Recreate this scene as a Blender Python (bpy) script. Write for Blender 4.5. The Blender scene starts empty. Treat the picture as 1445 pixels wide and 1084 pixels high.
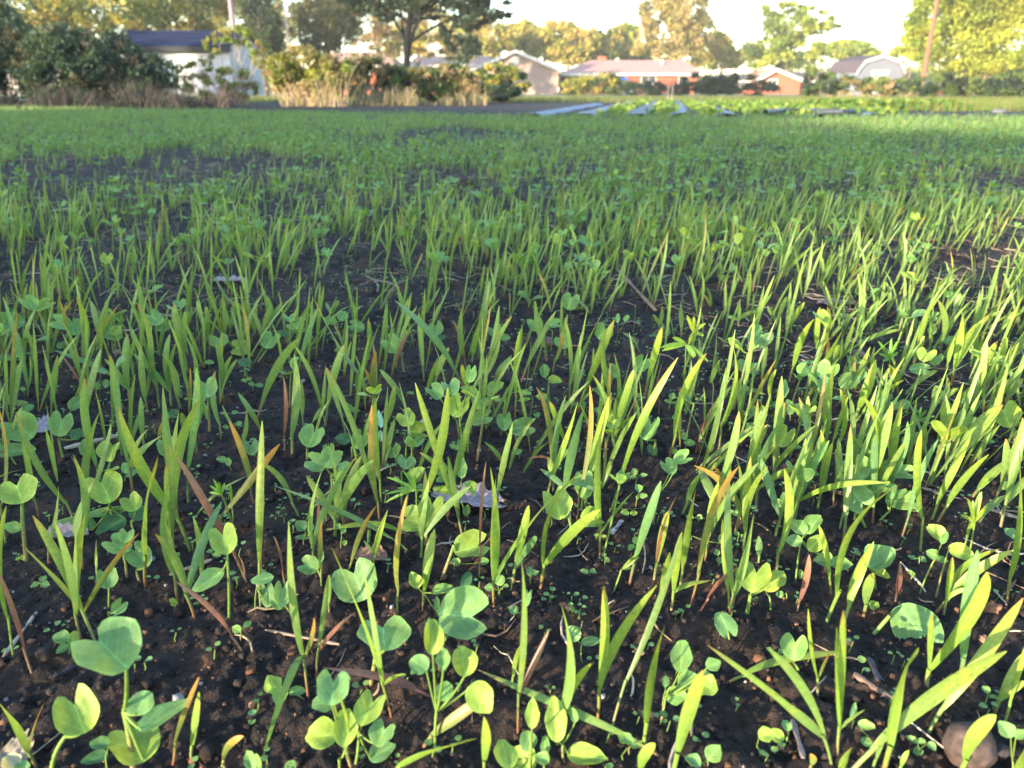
import bpy, math, random
import numpy as np
from mathutils import Vector
random.seed(7); rng = np.random.default_rng(11)
S = bpy.context.scene
COL = S.collection
# ------------------------------------------------------------ camera
CAMH = 0.32; FPX = 1071.0; W0, H0 = 1445.0, 1084.0
PITCH = math.atan((542-129)/FPX)
cam_d = bpy.data.cameras.new("camera"); cam = bpy.data.objects.new("camera", cam_d); COL.objects.link(cam)
cam.location = (0, 0, CAMH); cam.rotation_euler = (math.pi/2-PITCH, 0, 0)
cam_d.sensor_width = 36; cam_d.lens = 36*FPX/W0; cam_d.clip_start = 0.02; cam_d.clip_end = 2000
cam_d.dof.use_dof = True; cam_d.dof.focus_distance = 0.62; cam_d.dof.aperture_fstop = 10.5
S.camera = cam
# ------------------------------------------------------------ sky, sun, exposure
SUN_EL = math.radians(9.0); SUN_AZ = math.radians(225)   # compass azimuth of the sun: behind and left of the camera (+Y is north)
w = bpy.data.worlds.new("World"); S.world = w; w.use_nodes = True
nt = w.node_tree; bg = nt.nodes["Background"]
sky = nt.nodes.new("ShaderNodeTexSky"); sky.sky_type = 'NISHITA'; sky.sun_disc = False
sky.sun_elevation = SUN_EL; sky.sun_rotation = SUN_AZ; sky.air_density = 1.0; sky.dust_density = 0.6; sky.ozone_density = 1.6
nt.links.new(sky.outputs[0], bg.inputs[0]); bg.inputs[1].default_value = 0.15
sd = bpy.data.lights.new("sun", 'SUN'); sd.energy = 3.1; sd.angle = math.radians(0.5); sd.color = (1.0, 0.82, 0.55)
sun = bpy.data.objects.new("sun", sd); COL.objects.link(sun)
sdir = Vector((math.sin(SUN_AZ)*math.cos(SUN_EL), math.cos(SUN_AZ)*math.cos(SUN_EL), math.sin(SUN_EL)))
sun.rotation_euler = sdir.to_track_quat('Z', 'Y').to_euler()
S.view_settings.view_transform = 'Standard'; S.view_settings.look = 'None'
S.view_settings.exposure = 2.88; S.view_settings.gamma = 1.0
try:
    S.cycles.max_bounces = 8; S.cycles.transparent_max_bounces = 4; S.cycles.use_denoising = True
except Exception: pass

# ------------------------------------------------------------ maths helpers
cp, sp_ = math.cos(PITCH), math.sin(PITCH)
def ray(px, py):
    a = (px-W0/2)/FPX; b = (542-py)/FPX
    return np.array([a, cp+b*sp_, -sp_+b*cp])
def atY(px, py, Y):
    r = ray(px, py); t = Y/r[1]; return np.array([r[0]*t, Y, CAMH+r[2]*t])
def G(px, py, z=0.0):
    r = ray(px, py); t = (z-CAMH)/r[2]; return np.array([r[0]*t, r[1]*t, z])
def project(P):
    P = np.asarray(P, float); x = P[..., 0]; y = P[..., 1]; z = P[..., 2]-CAMH
    d = y*cp-z*sp_; v = y*sp_+z*cp
    d = np.where(np.abs(d) < 1e-6, 1e-6, d)
    return W0/2+FPX*x/d, 542-FPX*v/d, d
def hash2(i, j, s):
    h = (i.astype(np.int64)*374761393+j.astype(np.int64)*668265263+s*1442695041) & 0xffffffff
    h = ((h ^ (h >> 13))*1274126177) & 0xffffffff
    h = h ^ (h >> 16)
    return (h & 0xffffff)/float(0xffffff)
def vnoise(x, y, s=0):
    xi = np.floor(x); yi = np.floor(y); fx = x-xi; fy = y-yi
    fx = fx*fx*(3-2*fx); fy = fy*fy*(3-2*fy)
    a = hash2(xi, yi, s); b = hash2(xi+1, yi, s); c = hash2(xi, yi+1, s); d = hash2(xi+1, yi+1, s)
    return (a+(b-a)*fx+(c-a)*fy+(a-b-c+d)*fx*fy)*2-1
def terrain(x, y):
    x = np.asarray(x, float); y = np.asarray(y, float)
    r = np.hypot(x, y)
    rx, ry = x*0.8-y*0.6, x*0.6+y*0.8
    h = 0.010*vnoise(x*2.1, y*2.1, 1)+0.006*vnoise(rx*6, ry*6, 2)+0.0035*vnoise(x*17, y*17, 3)
    n = vnoise(rx*42, ry*42, 4); h = h+0.0036*n+0.0042*np.abs(vnoise(x*75, y*75, 5))*np.clip(.5+vnoise(x*9, y*9, 12), 0, 1.3)+0.0019*vnoise(rx*150, ry*150, 6)+0.0010*vnoise(x*330, y*330, 8)
    h = h-0.004
    return h*np.clip((60-r)/40, 0, 1)*np.where(r < 0.25, 0.6, 1.0)
def T1(x, y): return float(terrain(np.array([x]), np.array([y]))[0])
def GT(px, py):
    p = G(px, py); z = T1(p[0], p[1]); p = G(px, py, z); p[2] = T1(p[0], p[1]); return p

# ------------------------------------------------------------ mesh helpers
def mesh_np(name, V, F, C=None, mat=None, smooth=True, LV=None):
    V = np.asarray(V, np.float32).reshape(-1, 3); F = np.asarray(F, np.int32).reshape(-1, 4)
    me = bpy.data.meshes.new(name)
    me.vertices.add(len(V)); me.vertices.foreach_set("co", V.ravel())
    me.loops.add(F.size); me.loops.foreach_set("vertex_index", F.ravel())
    me.polygons.add(len(F)); me.polygons.foreach_set("loop_start", np.arange(0, F.size, 4, dtype=np.int32))
    try: me.polygons.foreach_set("loop_total", np.full(len(F), 4, np.int32))
    except Exception: pass
    me.polygons.foreach_set("use_smooth", np.full(len(F), smooth, bool))
    if C is not None:
        C = np.asarray(C, np.float32); C = C.reshape(-1, C.shape[-1]); C4 = C if C.shape[1] == 4 else np.concatenate([C, np.full((len(C), 1), .5, np.float32)], 1)
        a = me.color_attributes.new("col", 'FLOAT_COLOR', 'POINT')
        a.data.foreach_set("color", np.ascontiguousarray(C4).ravel())
    if LV is not None:
        a = me.attributes.new("lv", 'FLOAT_VECTOR', 'POINT'); a.data.foreach_set("vector", np.asarray(LV, np.float32).ravel())
    me.update(calc_edges=True); me.validate()
    if mat: me.materials.append(mat)
    return me
def link(name, me, parent=None, loc=None):
    o = bpy.data.objects.new(name, me); COL.objects.link(o)
    if parent is not None: o.parent = parent
    if loc is not None: o.location = loc
    return o
def tag(o, label=None, cat=None, group=None, kind=None):
    if label: o["label"] = label
    if cat: o["category"] = cat
    if group: o["group"] = group
    if kind: o["kind"] = kind
    return o
def empty(name, loc):
    o = bpy.data.objects.new(name, None); o.empty_display_size = 0.02; COL.objects.link(o); o.location = loc; return o
class MB:
    def __init__(s): s.V = []; s.F = []; s.C = []; s.n = 0
    def add(s, V, F, C):
        V = np.asarray(V, float).reshape(-1, 3); F = np.asarray(F, int).reshape(-1, 4)
        C = np.asarray(C, float); C = np.broadcast_to(C[..., :3], V.shape)
        s.V.append(V); s.F.append(F+s.n); s.C.append(C); s.n += len(V)
    def box(s, lo, hi, C=(.5, .5, .5)):
        x0, y0, z0 = lo; x1, y1, z1 = hi
        V = [(x0,y0,z0),(x1,y0,z0),(x1,y1,z0),(x0,y1,z0),(x0,y0,z1),(x1,y0,z1),(x1,y1,z1),(x0,y1,z1)]
        s.add(V, [(0,3,2,1),(4,5,6,7),(0,1,5,4),(1,2,6,5),(2,3,7,6),(3,0,4,7)], C)
    def prism(s, poly, axis, a0, a1, C=(.5, .5, .5)):
        """poly: 2D points in the plane across `axis` ('x': (y,z), 'y': (x,z)); quads only, caps as fans"""
        poly = list(poly)
        if len(poly) % 2: poly.append(((poly[-1][0]+poly[0][0])/2, (poly[-1][1]+poly[0][1])/2))
        n = len(poly); P = []
        for a in (a0, a1):
            for (u, v) in poly: P.append((a, u, v) if axis == 'x' else (u, a, v))
        F = [(i, (i+1) % n, n+(i+1) % n, n+i) for i in range(n)]
        for k in range(1, n-1, 2):
            k2 = k+2 if k+2 < n else k+1
            F.append((0, k, k+1, k2)); F.append((n, n+k2, n+k+1, n+k))
        s.add(P, F, C)
    def tube(s, pts, rad, C, sides=6):
        V, F, CC = tube(pts, rad, C, sides); s.add(V, F, CC)
    def build(s, name, mat, parent=None, off=None, smooth=True):
        V = np.concatenate(s.V); 
        if off is not None: V = V-np.asarray(off)
        return link(name, mesh_np(name, V, np.concatenate(s.F), np.concatenate(s.C), mat, smooth), parent)
def bez(a, c, b, n):
    t = np.linspace(0, 1, n)[:, None]
    return (1-t)**2*a+2*t*(1-t)*c+t*t*b
def tube(pts, rad, C, sides=6):
    pts = np.asarray(pts, float); n = len(pts); rad = np.broadcast_to(np.asarray(rad, float), (n,))
    tg = np.gradient(pts, axis=0); tg /= np.linalg.norm(tg, axis=1, keepdims=True)+1e-12
    ref = np.array([0.31, 0.95, 0.05]) if abs(tg[0] @ np.array([0.31, .95, .05])) < .9 else np.array([1., 0, 0])
    u = np.cross(tg, ref); u /= np.linalg.norm(u, axis=1, keepdims=True)+1e-12; v = np.cross(tg, u)
    a = np.linspace(0, 2*math.pi, sides, endpoint=False)
    V = pts[:, None]+rad[:, None, None]*(u[:, None]*np.cos(a)[None, :, None]+v[:, None]*np.sin(a)[None, :, None])
    F = [(i*sides+j, i*sides+(j+1) % sides, (i+1)*sides+(j+1) % sides, (i+1)*sides+j) for i in range(n-1) for j in range(sides)]
    C = np.asarray(C, float)
    if C.ndim == 1: CC = np.broadcast_to(C, V.shape)
    else: CC = np.broadcast_to(C[:, None, :], V.shape)
    return V.reshape(-1, 3), np.array(F), CC.reshape(-1, 3)
def ribbons(P, side, W, C, fold=0.25, cols=3):
    """P (N,K,3) centre lines, side (N,K,3), W (N,K) half widths, C (N,K,3)"""
    N, K, _ = P.shape
    tg = np.gradient(P, axis=1); tg /= np.linalg.norm(tg, axis=2, keepdims=True)+1e-12
    side = side-tg*np.sum(side*tg, 2, keepdims=True); side /= np.linalg.norm(side, axis=2, keepdims=True)+1e-12
    nor = np.cross(side, tg)
    if cols == 3:
        e = nor*W[..., None]*fold
        V = np.stack([P-side*W[..., None]+e, P, P+side*W[..., None]+e], 2); CC = np.stack([C, C*1.10, C*0.97], 2); CC = np.concatenate([CC, np.broadcast_to(np.array([0., .5, 1.])[None, None, :, None], CC.shape[:3]+(1,))], -1)
    else:
        V = np.stack([P-side*W[..., None], P+side*W[..., None]], 2); CC = np.stack([C, C], 2); CC = np.concatenate([CC, np.full(CC.shape[:3]+(1,), .5)], -1)
    idx = np.arange(N*K*cols).reshape(N, K, cols)
    F = np.stack([idx[:, :-1, :-1], idx[:, :-1, 1:], idx[:, 1:, 1:], idx[:, 1:, :-1]], -1).reshape(-1, 4)
    return V.reshape(-1, 3), F, CC.reshape(-1, 4)
def blade_w(s):
    up = 0.30+0.70*np.clip(s/0.42, 0, 1)**0.7
    q = np.clip((s-0.50)/0.505, 0, 1)
    return up*np.clip(1-q**2.3, 0.0, 1)**.62
XS = np.sin(np.linspace(-math.pi/2, math.pi/2, 13))
def leaf_grid(kind, nv=6):
    """unit leaf: attach near (0,0), extends along +y to ~1, width -0.5..0.5*aspect; returns (nx,nv,2)"""
    t = np.abs(XS)
    if kind == 'h':   # two-lobed seed leaf, notch at the far end
        top = np.where(t > .48, np.sqrt(np.clip(1-((t-.48)/.52)**2, 0, 1)), 1-.62*((.48-t)/.48)**1.6)
        top = 0.52+top*0.48; edge = 0.52
        bot = edge-0.52*np.sqrt(np.clip(1-t**2.2, 0, 1))
    else:             # oval, slightly pointed
        top = 0.45+0.55*np.clip(1-t**1.7, 0, 1)**0.75
        bot = 0.45-0.45*np.sqrt(np.clip(1-t**2, 0, 1))
    v = np.linspace(0, 1, nv)
    Y = bot[:, None]+(top-bot)[:, None]*v[None]
    X = np.repeat(XS[:, None]*0.5, nv, 1)
    return X, Y
LG = {'h': leaf_grid('h'), 'o': leaf_grid('o')}
def leaf_geo(kind, attach, vdir, nrm, width, length, C, cup=0.18, seed=0):
    X, Y = LG[kind]; r = np.random.default_rng(seed)
    vdir = vdir/np.linalg.norm(vdir); nrm = nrm-vdir*(nrm@vdir); nrm /= np.linalg.norm(nrm)+1e-9; u = np.cross(vdir, nrm)
    Z = cup*((X*1.0)**2*2.2+(Y-.45)**2*r.uniform(-1.3, 1.3))+r.uniform(-.35, .35)*X*(Y-.4)+0.035*np.sin(X*r.uniform(7, 12)+r.uniform(0, 6))*np.cos(Y*r.uniform(5, 9)+r.uniform(0, 6))+r.uniform(0, .45)*np.abs(X)
    Z = Z-Z[6, 0]
    X = X*(1+.05*np.sin(Y*r.uniform(6, 14)+r.uniform(0, 6))); Y = Y*(1+.035*np.sin(X*r.uniform(9, 20)+r.uniform(0, 6)))
    P = attach+u*X[..., None]*width+vdir*Y[..., None]*length+nrm*Z[..., None]*width
    nx, nv = X.shape; idx = np.arange(nx*nv).reshape(nx, nv)
    F = np.stack([idx[:-1, :-1], idx[1:, :-1], idx[1:, 1:], idx[:-1, 1:]], -1).reshape(-1, 4)
    C = np.asarray(C); rib = np.exp(-(X/0.05)**2)*np.clip(1-Y, 0, 1)
    edge = (np.abs(X) > .47) | (Y == Y.max(axis=1, keepdims=True)) | (Y == Y.min(axis=1, keepdims=True))
    CC = C[None, None]*(1+0.35*rib[..., None]+0.22*edge[..., None])*(1+0.10*np.sin(9*X+4*Y+seed)[..., None])
    LVX.append(np.stack([X+1, Y, 0*X], -1).reshape(-1, 3))
    return P.reshape(-1, 3), F, CC.reshape(-1, 3)
LVX = []

# ------------------------------------------------------------ materials
def new_mat(name):
    m = bpy.data.materials.new(name); m.use_nodes = True; n = m.node_tree.nodes; l = m.node_tree.links
    return m, n, l, n["Principled BSDF"], n["Material Output"]
def leaf_mat(name, trans=0.38, rough=0.42, vary=0.16, scale=260, spec=0.45, tint=(1.25, 1.12, 0.45), bump=0.0, veins=None):
    m, n, l, b, out = new_mat(name)
    at = n.new("ShaderNodeAttribute"); at.attribute_name = "col"
    tc = n.new("ShaderNodeNewGeometry")
    nz = n.new("ShaderNodeTexNoise"); nz.inputs["Scale"].default_value = scale; nz.inputs["Detail"].default_value = 3
    l.new(tc.outputs["Position"], nz.inputs["Vector"])
    mr = n.new("ShaderNodeMapRange"); mr.inputs[1].default_value = .3; mr.inputs[2].default_value = .7
    mr.inputs[3].default_value = 1-vary; mr.inputs[4].default_value = 1+vary; l.new(nz.outputs[0], mr.inputs[0])
    mu = n.new("ShaderNodeVectorMath"); mu.operation = 'SCALE'; l.new(at.outputs[0], mu.inputs[0]); l.new(mr.outputs[0], mu.inputs["Scale"])
    if veins:   # yellowed mottling and specks of splashed soil
        z2 = n.new("ShaderNodeTexNoise"); z2.inputs["Scale"].default_value = 75; z2.inputs["Detail"].default_value = 4; l.new(tc.outputs["Position"], z2.inputs["Vector"])
        q2 = n.new("ShaderNodeMapRange"); q2.inputs[1].default_value = .52; q2.inputs[2].default_value = .72; q2.inputs[3].default_value = 0; q2.inputs[4].default_value = .55; l.new(z2.outputs[0], q2.inputs[0])
        yl = n.new("ShaderNodeVectorMath"); yl.operation = 'MULTIPLY'; yl.inputs[1].default_value = (1.55, 1.15, .6); l.new(mu.outputs[0], yl.inputs[0])
        x2 = n.new("ShaderNodeMix"); x2.data_type = 'RGBA'; l.new(q2.outputs[0], x2.inputs[0]); l.new(mu.outputs[0], x2.inputs[6]); l.new(yl.outputs[0], x2.inputs[7])
        z3 = n.new("ShaderNodeTexNoise"); z3.inputs["Scale"].default_value = 900; z3.inputs["Detail"].default_value = 2; l.new(tc.outputs["Position"], z3.inputs["Vector"])
        q3 = n.new("ShaderNodeMapRange"); q3.inputs[1].default_value = .68; q3.inputs[2].default_value = .72; q3.inputs[4].default_value = .8; l.new(z3.outputs[0], q3.inputs[0])
        x3 = n.new("ShaderNodeMix"); x3.data_type = 'RGBA'; l.new(q3.outputs[0], x3.inputs[0]); l.new(x2.outputs[2], x3.inputs[6]); x3.inputs[7].default_value = (.05, .035, .025, 1)
        mu = n.new("ShaderNodeVectorMath"); mu.operation = 'SCALE'; mu.inputs["Scale"].default_value = 1; l.new(x3.outputs[2], mu.inputs[0])
    def mth(op, a, b_=None, c_=None):
        q = n.new("ShaderNodeMath"); q.operation = op
        for i, v in enumerate((a, b_, c_)):
            if v is None: continue
            if isinstance(v, (int, float)): q.inputs[i].default_value = v
            else: l.new(v, q.inputs[i])
        return q.outputs[0]
    if veins == 'blade':     # fine parallel ribs along the blade
        s1 = mth('SINE', mth('MULTIPLY', at.outputs["Alpha"], 44.0)); s2 = mth('SINE', mth('MULTIPLY', at.outputs["Alpha"], 19.0))
        fac = mth('ADD', mth('MULTIPLY_ADD', s1, .09, 1.0), mth('MULTIPLY', s2, .06))
    elif veins == 'leaf':    # midrib and side veins
        lv = n.new("ShaderNodeAttribute"); lv.attribute_name = "lv"; sx = n.new("ShaderNodeSeparateXYZ"); l.new(lv.outputs["Vector"], sx.inputs[0])
        ax = mth('ABSOLUTE', mth('SUBTRACT', sx.outputs[0], 1.0))
        rib = mth('MAXIMUM', mth('SUBTRACT', 1.0, mth('MULTIPLY', ax, 45.0)), 0.0)
        sv = mth('SINE', mth('MULTIPLY', mth('SUBTRACT', sx.outputs[1], mth('MULTIPLY', ax, 1.1)), 26.0)); sv = mth('POWER', mth('MAXIMUM', sv, 0.0), 14.0)
        fac = mth('ADD', mth('MULTIPLY', mth('LESS_THAN', ax, .6), mth('MULTIPLY_ADD', rib, .55, mth('MULTIPLY', sv, .26))), 1.0)
    else: fac = None
    if fac is not None:
        m3 = n.new("ShaderNodeVectorMath"); m3.operation = 'SCALE'; l.new(mu.outputs[0], m3.inputs[0]); l.new(fac, m3.inputs["Scale"]); mu = m3
    l.new(mu.outputs[0], b.inputs["Base Color"]); b.inputs["Roughness"].default_value = rough
    b.inputs["Specular IOR Level"].default_value = spec
    if bump:
        bp = n.new("ShaderNodeBump"); bp.inputs["Strength"].default_value = bump; bp.inputs["Distance"].default_value = .001
        l.new(nz.outputs[0], bp.inputs["Height"]); l.new(bp.outputs[0], b.inputs["Normal"])
    tr = n.new("ShaderNodeBsdfTranslucent")
    m2 = n.new("ShaderNodeVectorMath"); m2.operation = 'MULTIPLY'; m2.inputs[1].default_value = tint; l.new(mu.outputs[0], m2.inputs[0])
    l.new(m2.outputs[0], tr.inputs[0])
    mx = n.new("ShaderNodeMixShader"); mx.inputs[0].default_value = trans
    l.new(b.outputs[0], mx.inputs[1]); l.new(tr.outputs[0], mx.inputs[2]); l.new(mx.outputs[0], out.inputs[0])
    return m
def vc_mat(name, rough=0.8, scale=60, vary=0.2, bump=0.0, dist=0.01, spec=0.3, stretch=None, metallic=0.0):
    m, n, l, b, out = new_mat(name)
    at = n.new("ShaderNodeAttribute"); at.attribute_name = "col"
    tc = n.new("ShaderNodeTexCoord"); src = tc.outputs["Object"]
    if stretch:
        mp = n.new("ShaderNodeMapping"); mp.inputs["Scale"].default_value = stretch; l.new(src, mp.inputs[0]); src = mp.outputs[0]
    nz = n.new("ShaderNodeTexNoise"); nz.inputs["Scale"].default_value = scale; nz.inputs["Detail"].default_value = 6; l.new(src, nz.inputs["Vector"])
    mr = n.new("ShaderNodeMapRange"); mr.inputs[1].default_value = .3; mr.inputs[2].default_value = .7
    mr.inputs[3].default_value = 1-vary; mr.inputs[4].default_value = 1+vary; l.new(nz.outputs[0], mr.inputs[0])
    mu = n.new("ShaderNodeVectorMath"); mu.operation = 'SCALE'; l.new(at.outputs[0], mu.inputs[0]); l.new(mr.outputs[0], mu.inputs["Scale"])
    l.new(mu.outputs[0], b.inputs["Base Color"]); b.inputs["Roughness"].default_value = rough; b.inputs["Specular IOR Level"].default_value = spec
    b.inputs["Metallic"].default_value = metallic
    if bump:
        bp = n.new("ShaderNodeBump"); bp.inputs["Strength"].default_value = bump; bp.inputs["Distance"].default_value = dist
        l.new(nz.outputs[0], bp.inputs["Height"]); l.new(bp.outputs[0], b.inputs["Normal"])
    return m
M_BLADE = leaf_mat("oat_leaf", .42, .42, .14, 300, .4, veins="blade")
M_LEAF = leaf_mat("seedling_leaf", .36, .48, .12, 220, .3, bump=.5, veins="leaf")
M_STEM = leaf_mat("seedling_stem", .20, .45, .2, 500, .4)
M_TREE = leaf_mat("tree_foliage", .45, .6, .25, 1.3, .25, (1.2, 1.1, .5))
M_BARK = vc_mat("bark", .9, 12, .35, .6, .03, .2, (3, 3, .5))
M_STRAW = vc_mat("dry_straw", .75, 150, .3, .5, .001, .3)
M_STONE = vc_mat("stone", .8, 140, .6, .8, .0015, .25)
M_SOILB = vc_mat("soil_crumb", .95, 160, .4, .8, .002, .15)
M_BUILD = vc_mat("painted_wall", .7, 1.2, .08, 0, .01, .3)
M_ROOF = vc_mat("roof_cover", .9, 6, .2, .2, .01, .12, (1, 6, 6))
M_PLASTIC = vc_mat("plastic_film", .55, 4, .35, .8, .05, .35)
M_METAL = vc_mat("painted_metal_roof", .8, 3, .1, 0, .01, .06)
# brick
M_BRICK, n, l, b, out = new_mat("brick")
tc = n.new("ShaderNodeTexCoord"); mp = n.new("ShaderNodeMapping"); mp.inputs["Rotation"].default_value = (math.pi/2, 0, 0)
l.new(tc.outputs["Object"], mp.inputs[0])
bk = n.new("ShaderNodeTexBrick"); bk.inputs["Scale"].default_value = 4.0; l.new(mp.outputs[0], bk.inputs[0])
bk.inputs[1].default_value = (.36, .075, .035, 1); bk.inputs[2].default_value = (.29, .06, .03, 1); bk.inputs[3].default_value = (.30, .17, .12, 1)
l.new(bk.outputs[0], b.inputs["Base Color"]); b.inputs["Roughness"].default_value = .85
# soil
M_SOIL, n, l, b, out = new_mat("soil")
ge = n.new("ShaderNodeNewGeometry")
def noise(sc, det=8, rough=.6):
    z = n.new("ShaderNodeTexNoise"); z.inputs["Scale"].default_value = sc; z.inputs["Detail"].default_value = det; z.inputs["Roughness"].default_value = rough
    l.new(ge.outputs["Position"], z.inputs["Vector"]); return z
n1 = noise(28); n2 = noise(140); n3 = noise(700, 4); n4 = noise(7)
def ramp(src, stops):
    r = n.new("ShaderNodeValToRGB"); e = r.color_ramp.elements
    while len(e) < len(stops): e.new(.5)
    for i, (p, c) in enumerate(stops): e[i].position = p; e[i].color = (*c, 1) if len(c) == 3 else c
    l.new(src, r.inputs[0]); return r
r1 = ramp(n1.outputs[0], [(.30, (.009, .007, .008)), (.46, (.019, .0135, .014)), (.58, (.042, .026, .020)), (.72, (.105, .050, .029))])
r2 = ramp(n2.outputs[0], [(.30, (.45,)*3), (.55, (1.0,)*3), (.75, (1.8,)*3)])
mm = n.new("ShaderNodeMix"); mm.data_type = 'RGBA'; mm.blend_type = 'MULTIPLY'; mm.inputs[0].default_value = 1
l.new(r1.outputs[0], mm.inputs[6]); l.new(r2.outputs[0], mm.inputs[7])
vo = n.new("ShaderNodeTexVoronoi"); vo.inputs["Scale"].default_value = 260; l.new(ge.outputs["Position"], vo.inputs["Vector"])
r3 = ramp(vo.outputs["Distance"], [(.10, (1,)*3), (.17, (0,)*3)])
sel = n.new("ShaderNodeMath"); sel.operation = 'GREATER_THAN'; sel.inputs[1].default_value = .86
sx = n.new("ShaderNodeSeparateColor"); l.new(vo.outputs["Color"], sx.inputs[0]); l.new(sx.outputs[0], sel.inputs[0])
ml = n.new("ShaderNodeMath"); ml.operation = 'MULTIPLY'; l.new(r3.outputs[0], ml.inputs[0]); l.new(sel.outputs[0], ml.inputs[1])
ms = n.new("ShaderNodeMix"); ms.data_type = 'RGBA'; l.new(ml.outputs[0], ms.inputs[0]); l.new(mm.outputs[2], ms.inputs[6]); ms.inputs[7].default_value = (.20, .18, .17, 1)
l.new(ms.outputs[2], b.inputs["Base Color"]); b.inputs["Roughness"].default_value = .85; b.inputs["Specular IOR Level"].default_value = .25
ad = n.new("ShaderNodeMath"); ad.operation = 'ADD'; l.new(n2.outputs[0], ad.inputs[0]); l.new(n3.outputs[0], ad.inputs[1])
bp = n.new("ShaderNodeBump"); bp.inputs["Strength"].default_value = .9; bp.inputs["Distance"].default_value = .0035
l.new(ad.outputs[0], bp.inputs["Height"]); l.new(bp.outputs[0], b.inputs["Normal"])
# ------------------------------------------------------------ ground
def build_ground():
    fr = np.radians(np.linspace(-48, 48, 1000)); bk = np.radians(np.linspace(48, 312, 90))[1:-1]
    ang = np.concatenate([fr, bk]); nA = len(ang)
    R = np.concatenate([np.geomspace(.06, .24, 12)[:-1], np.geomspace(.24, 24, 760), np.geomspace(24.5, 900, 40)])
    rr, aa = np.meshgrid(R, ang, indexing='ij'); X = rr*np.sin(aa); Y = rr*np.cos(aa); Z = terrain(X, Y)
    Z = Z*(rr > .1)
    V = np.stack([X, Y, Z], -1).reshape(-1, 3); idx = np.arange(len(R)*nA).reshape(len(R), nA)
    nx = np.roll(idx, -1, 1)
    F = np.stack([idx[:-1], nx[:-1], nx[1:], idx[1:]], -1).reshape(-1, 4)
    F = F[:, ::-1]
    me = mesh_np("ground", V, F, None, M_SOIL)
    tag(link("ground", me), kind="structure")
build_ground()

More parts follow.
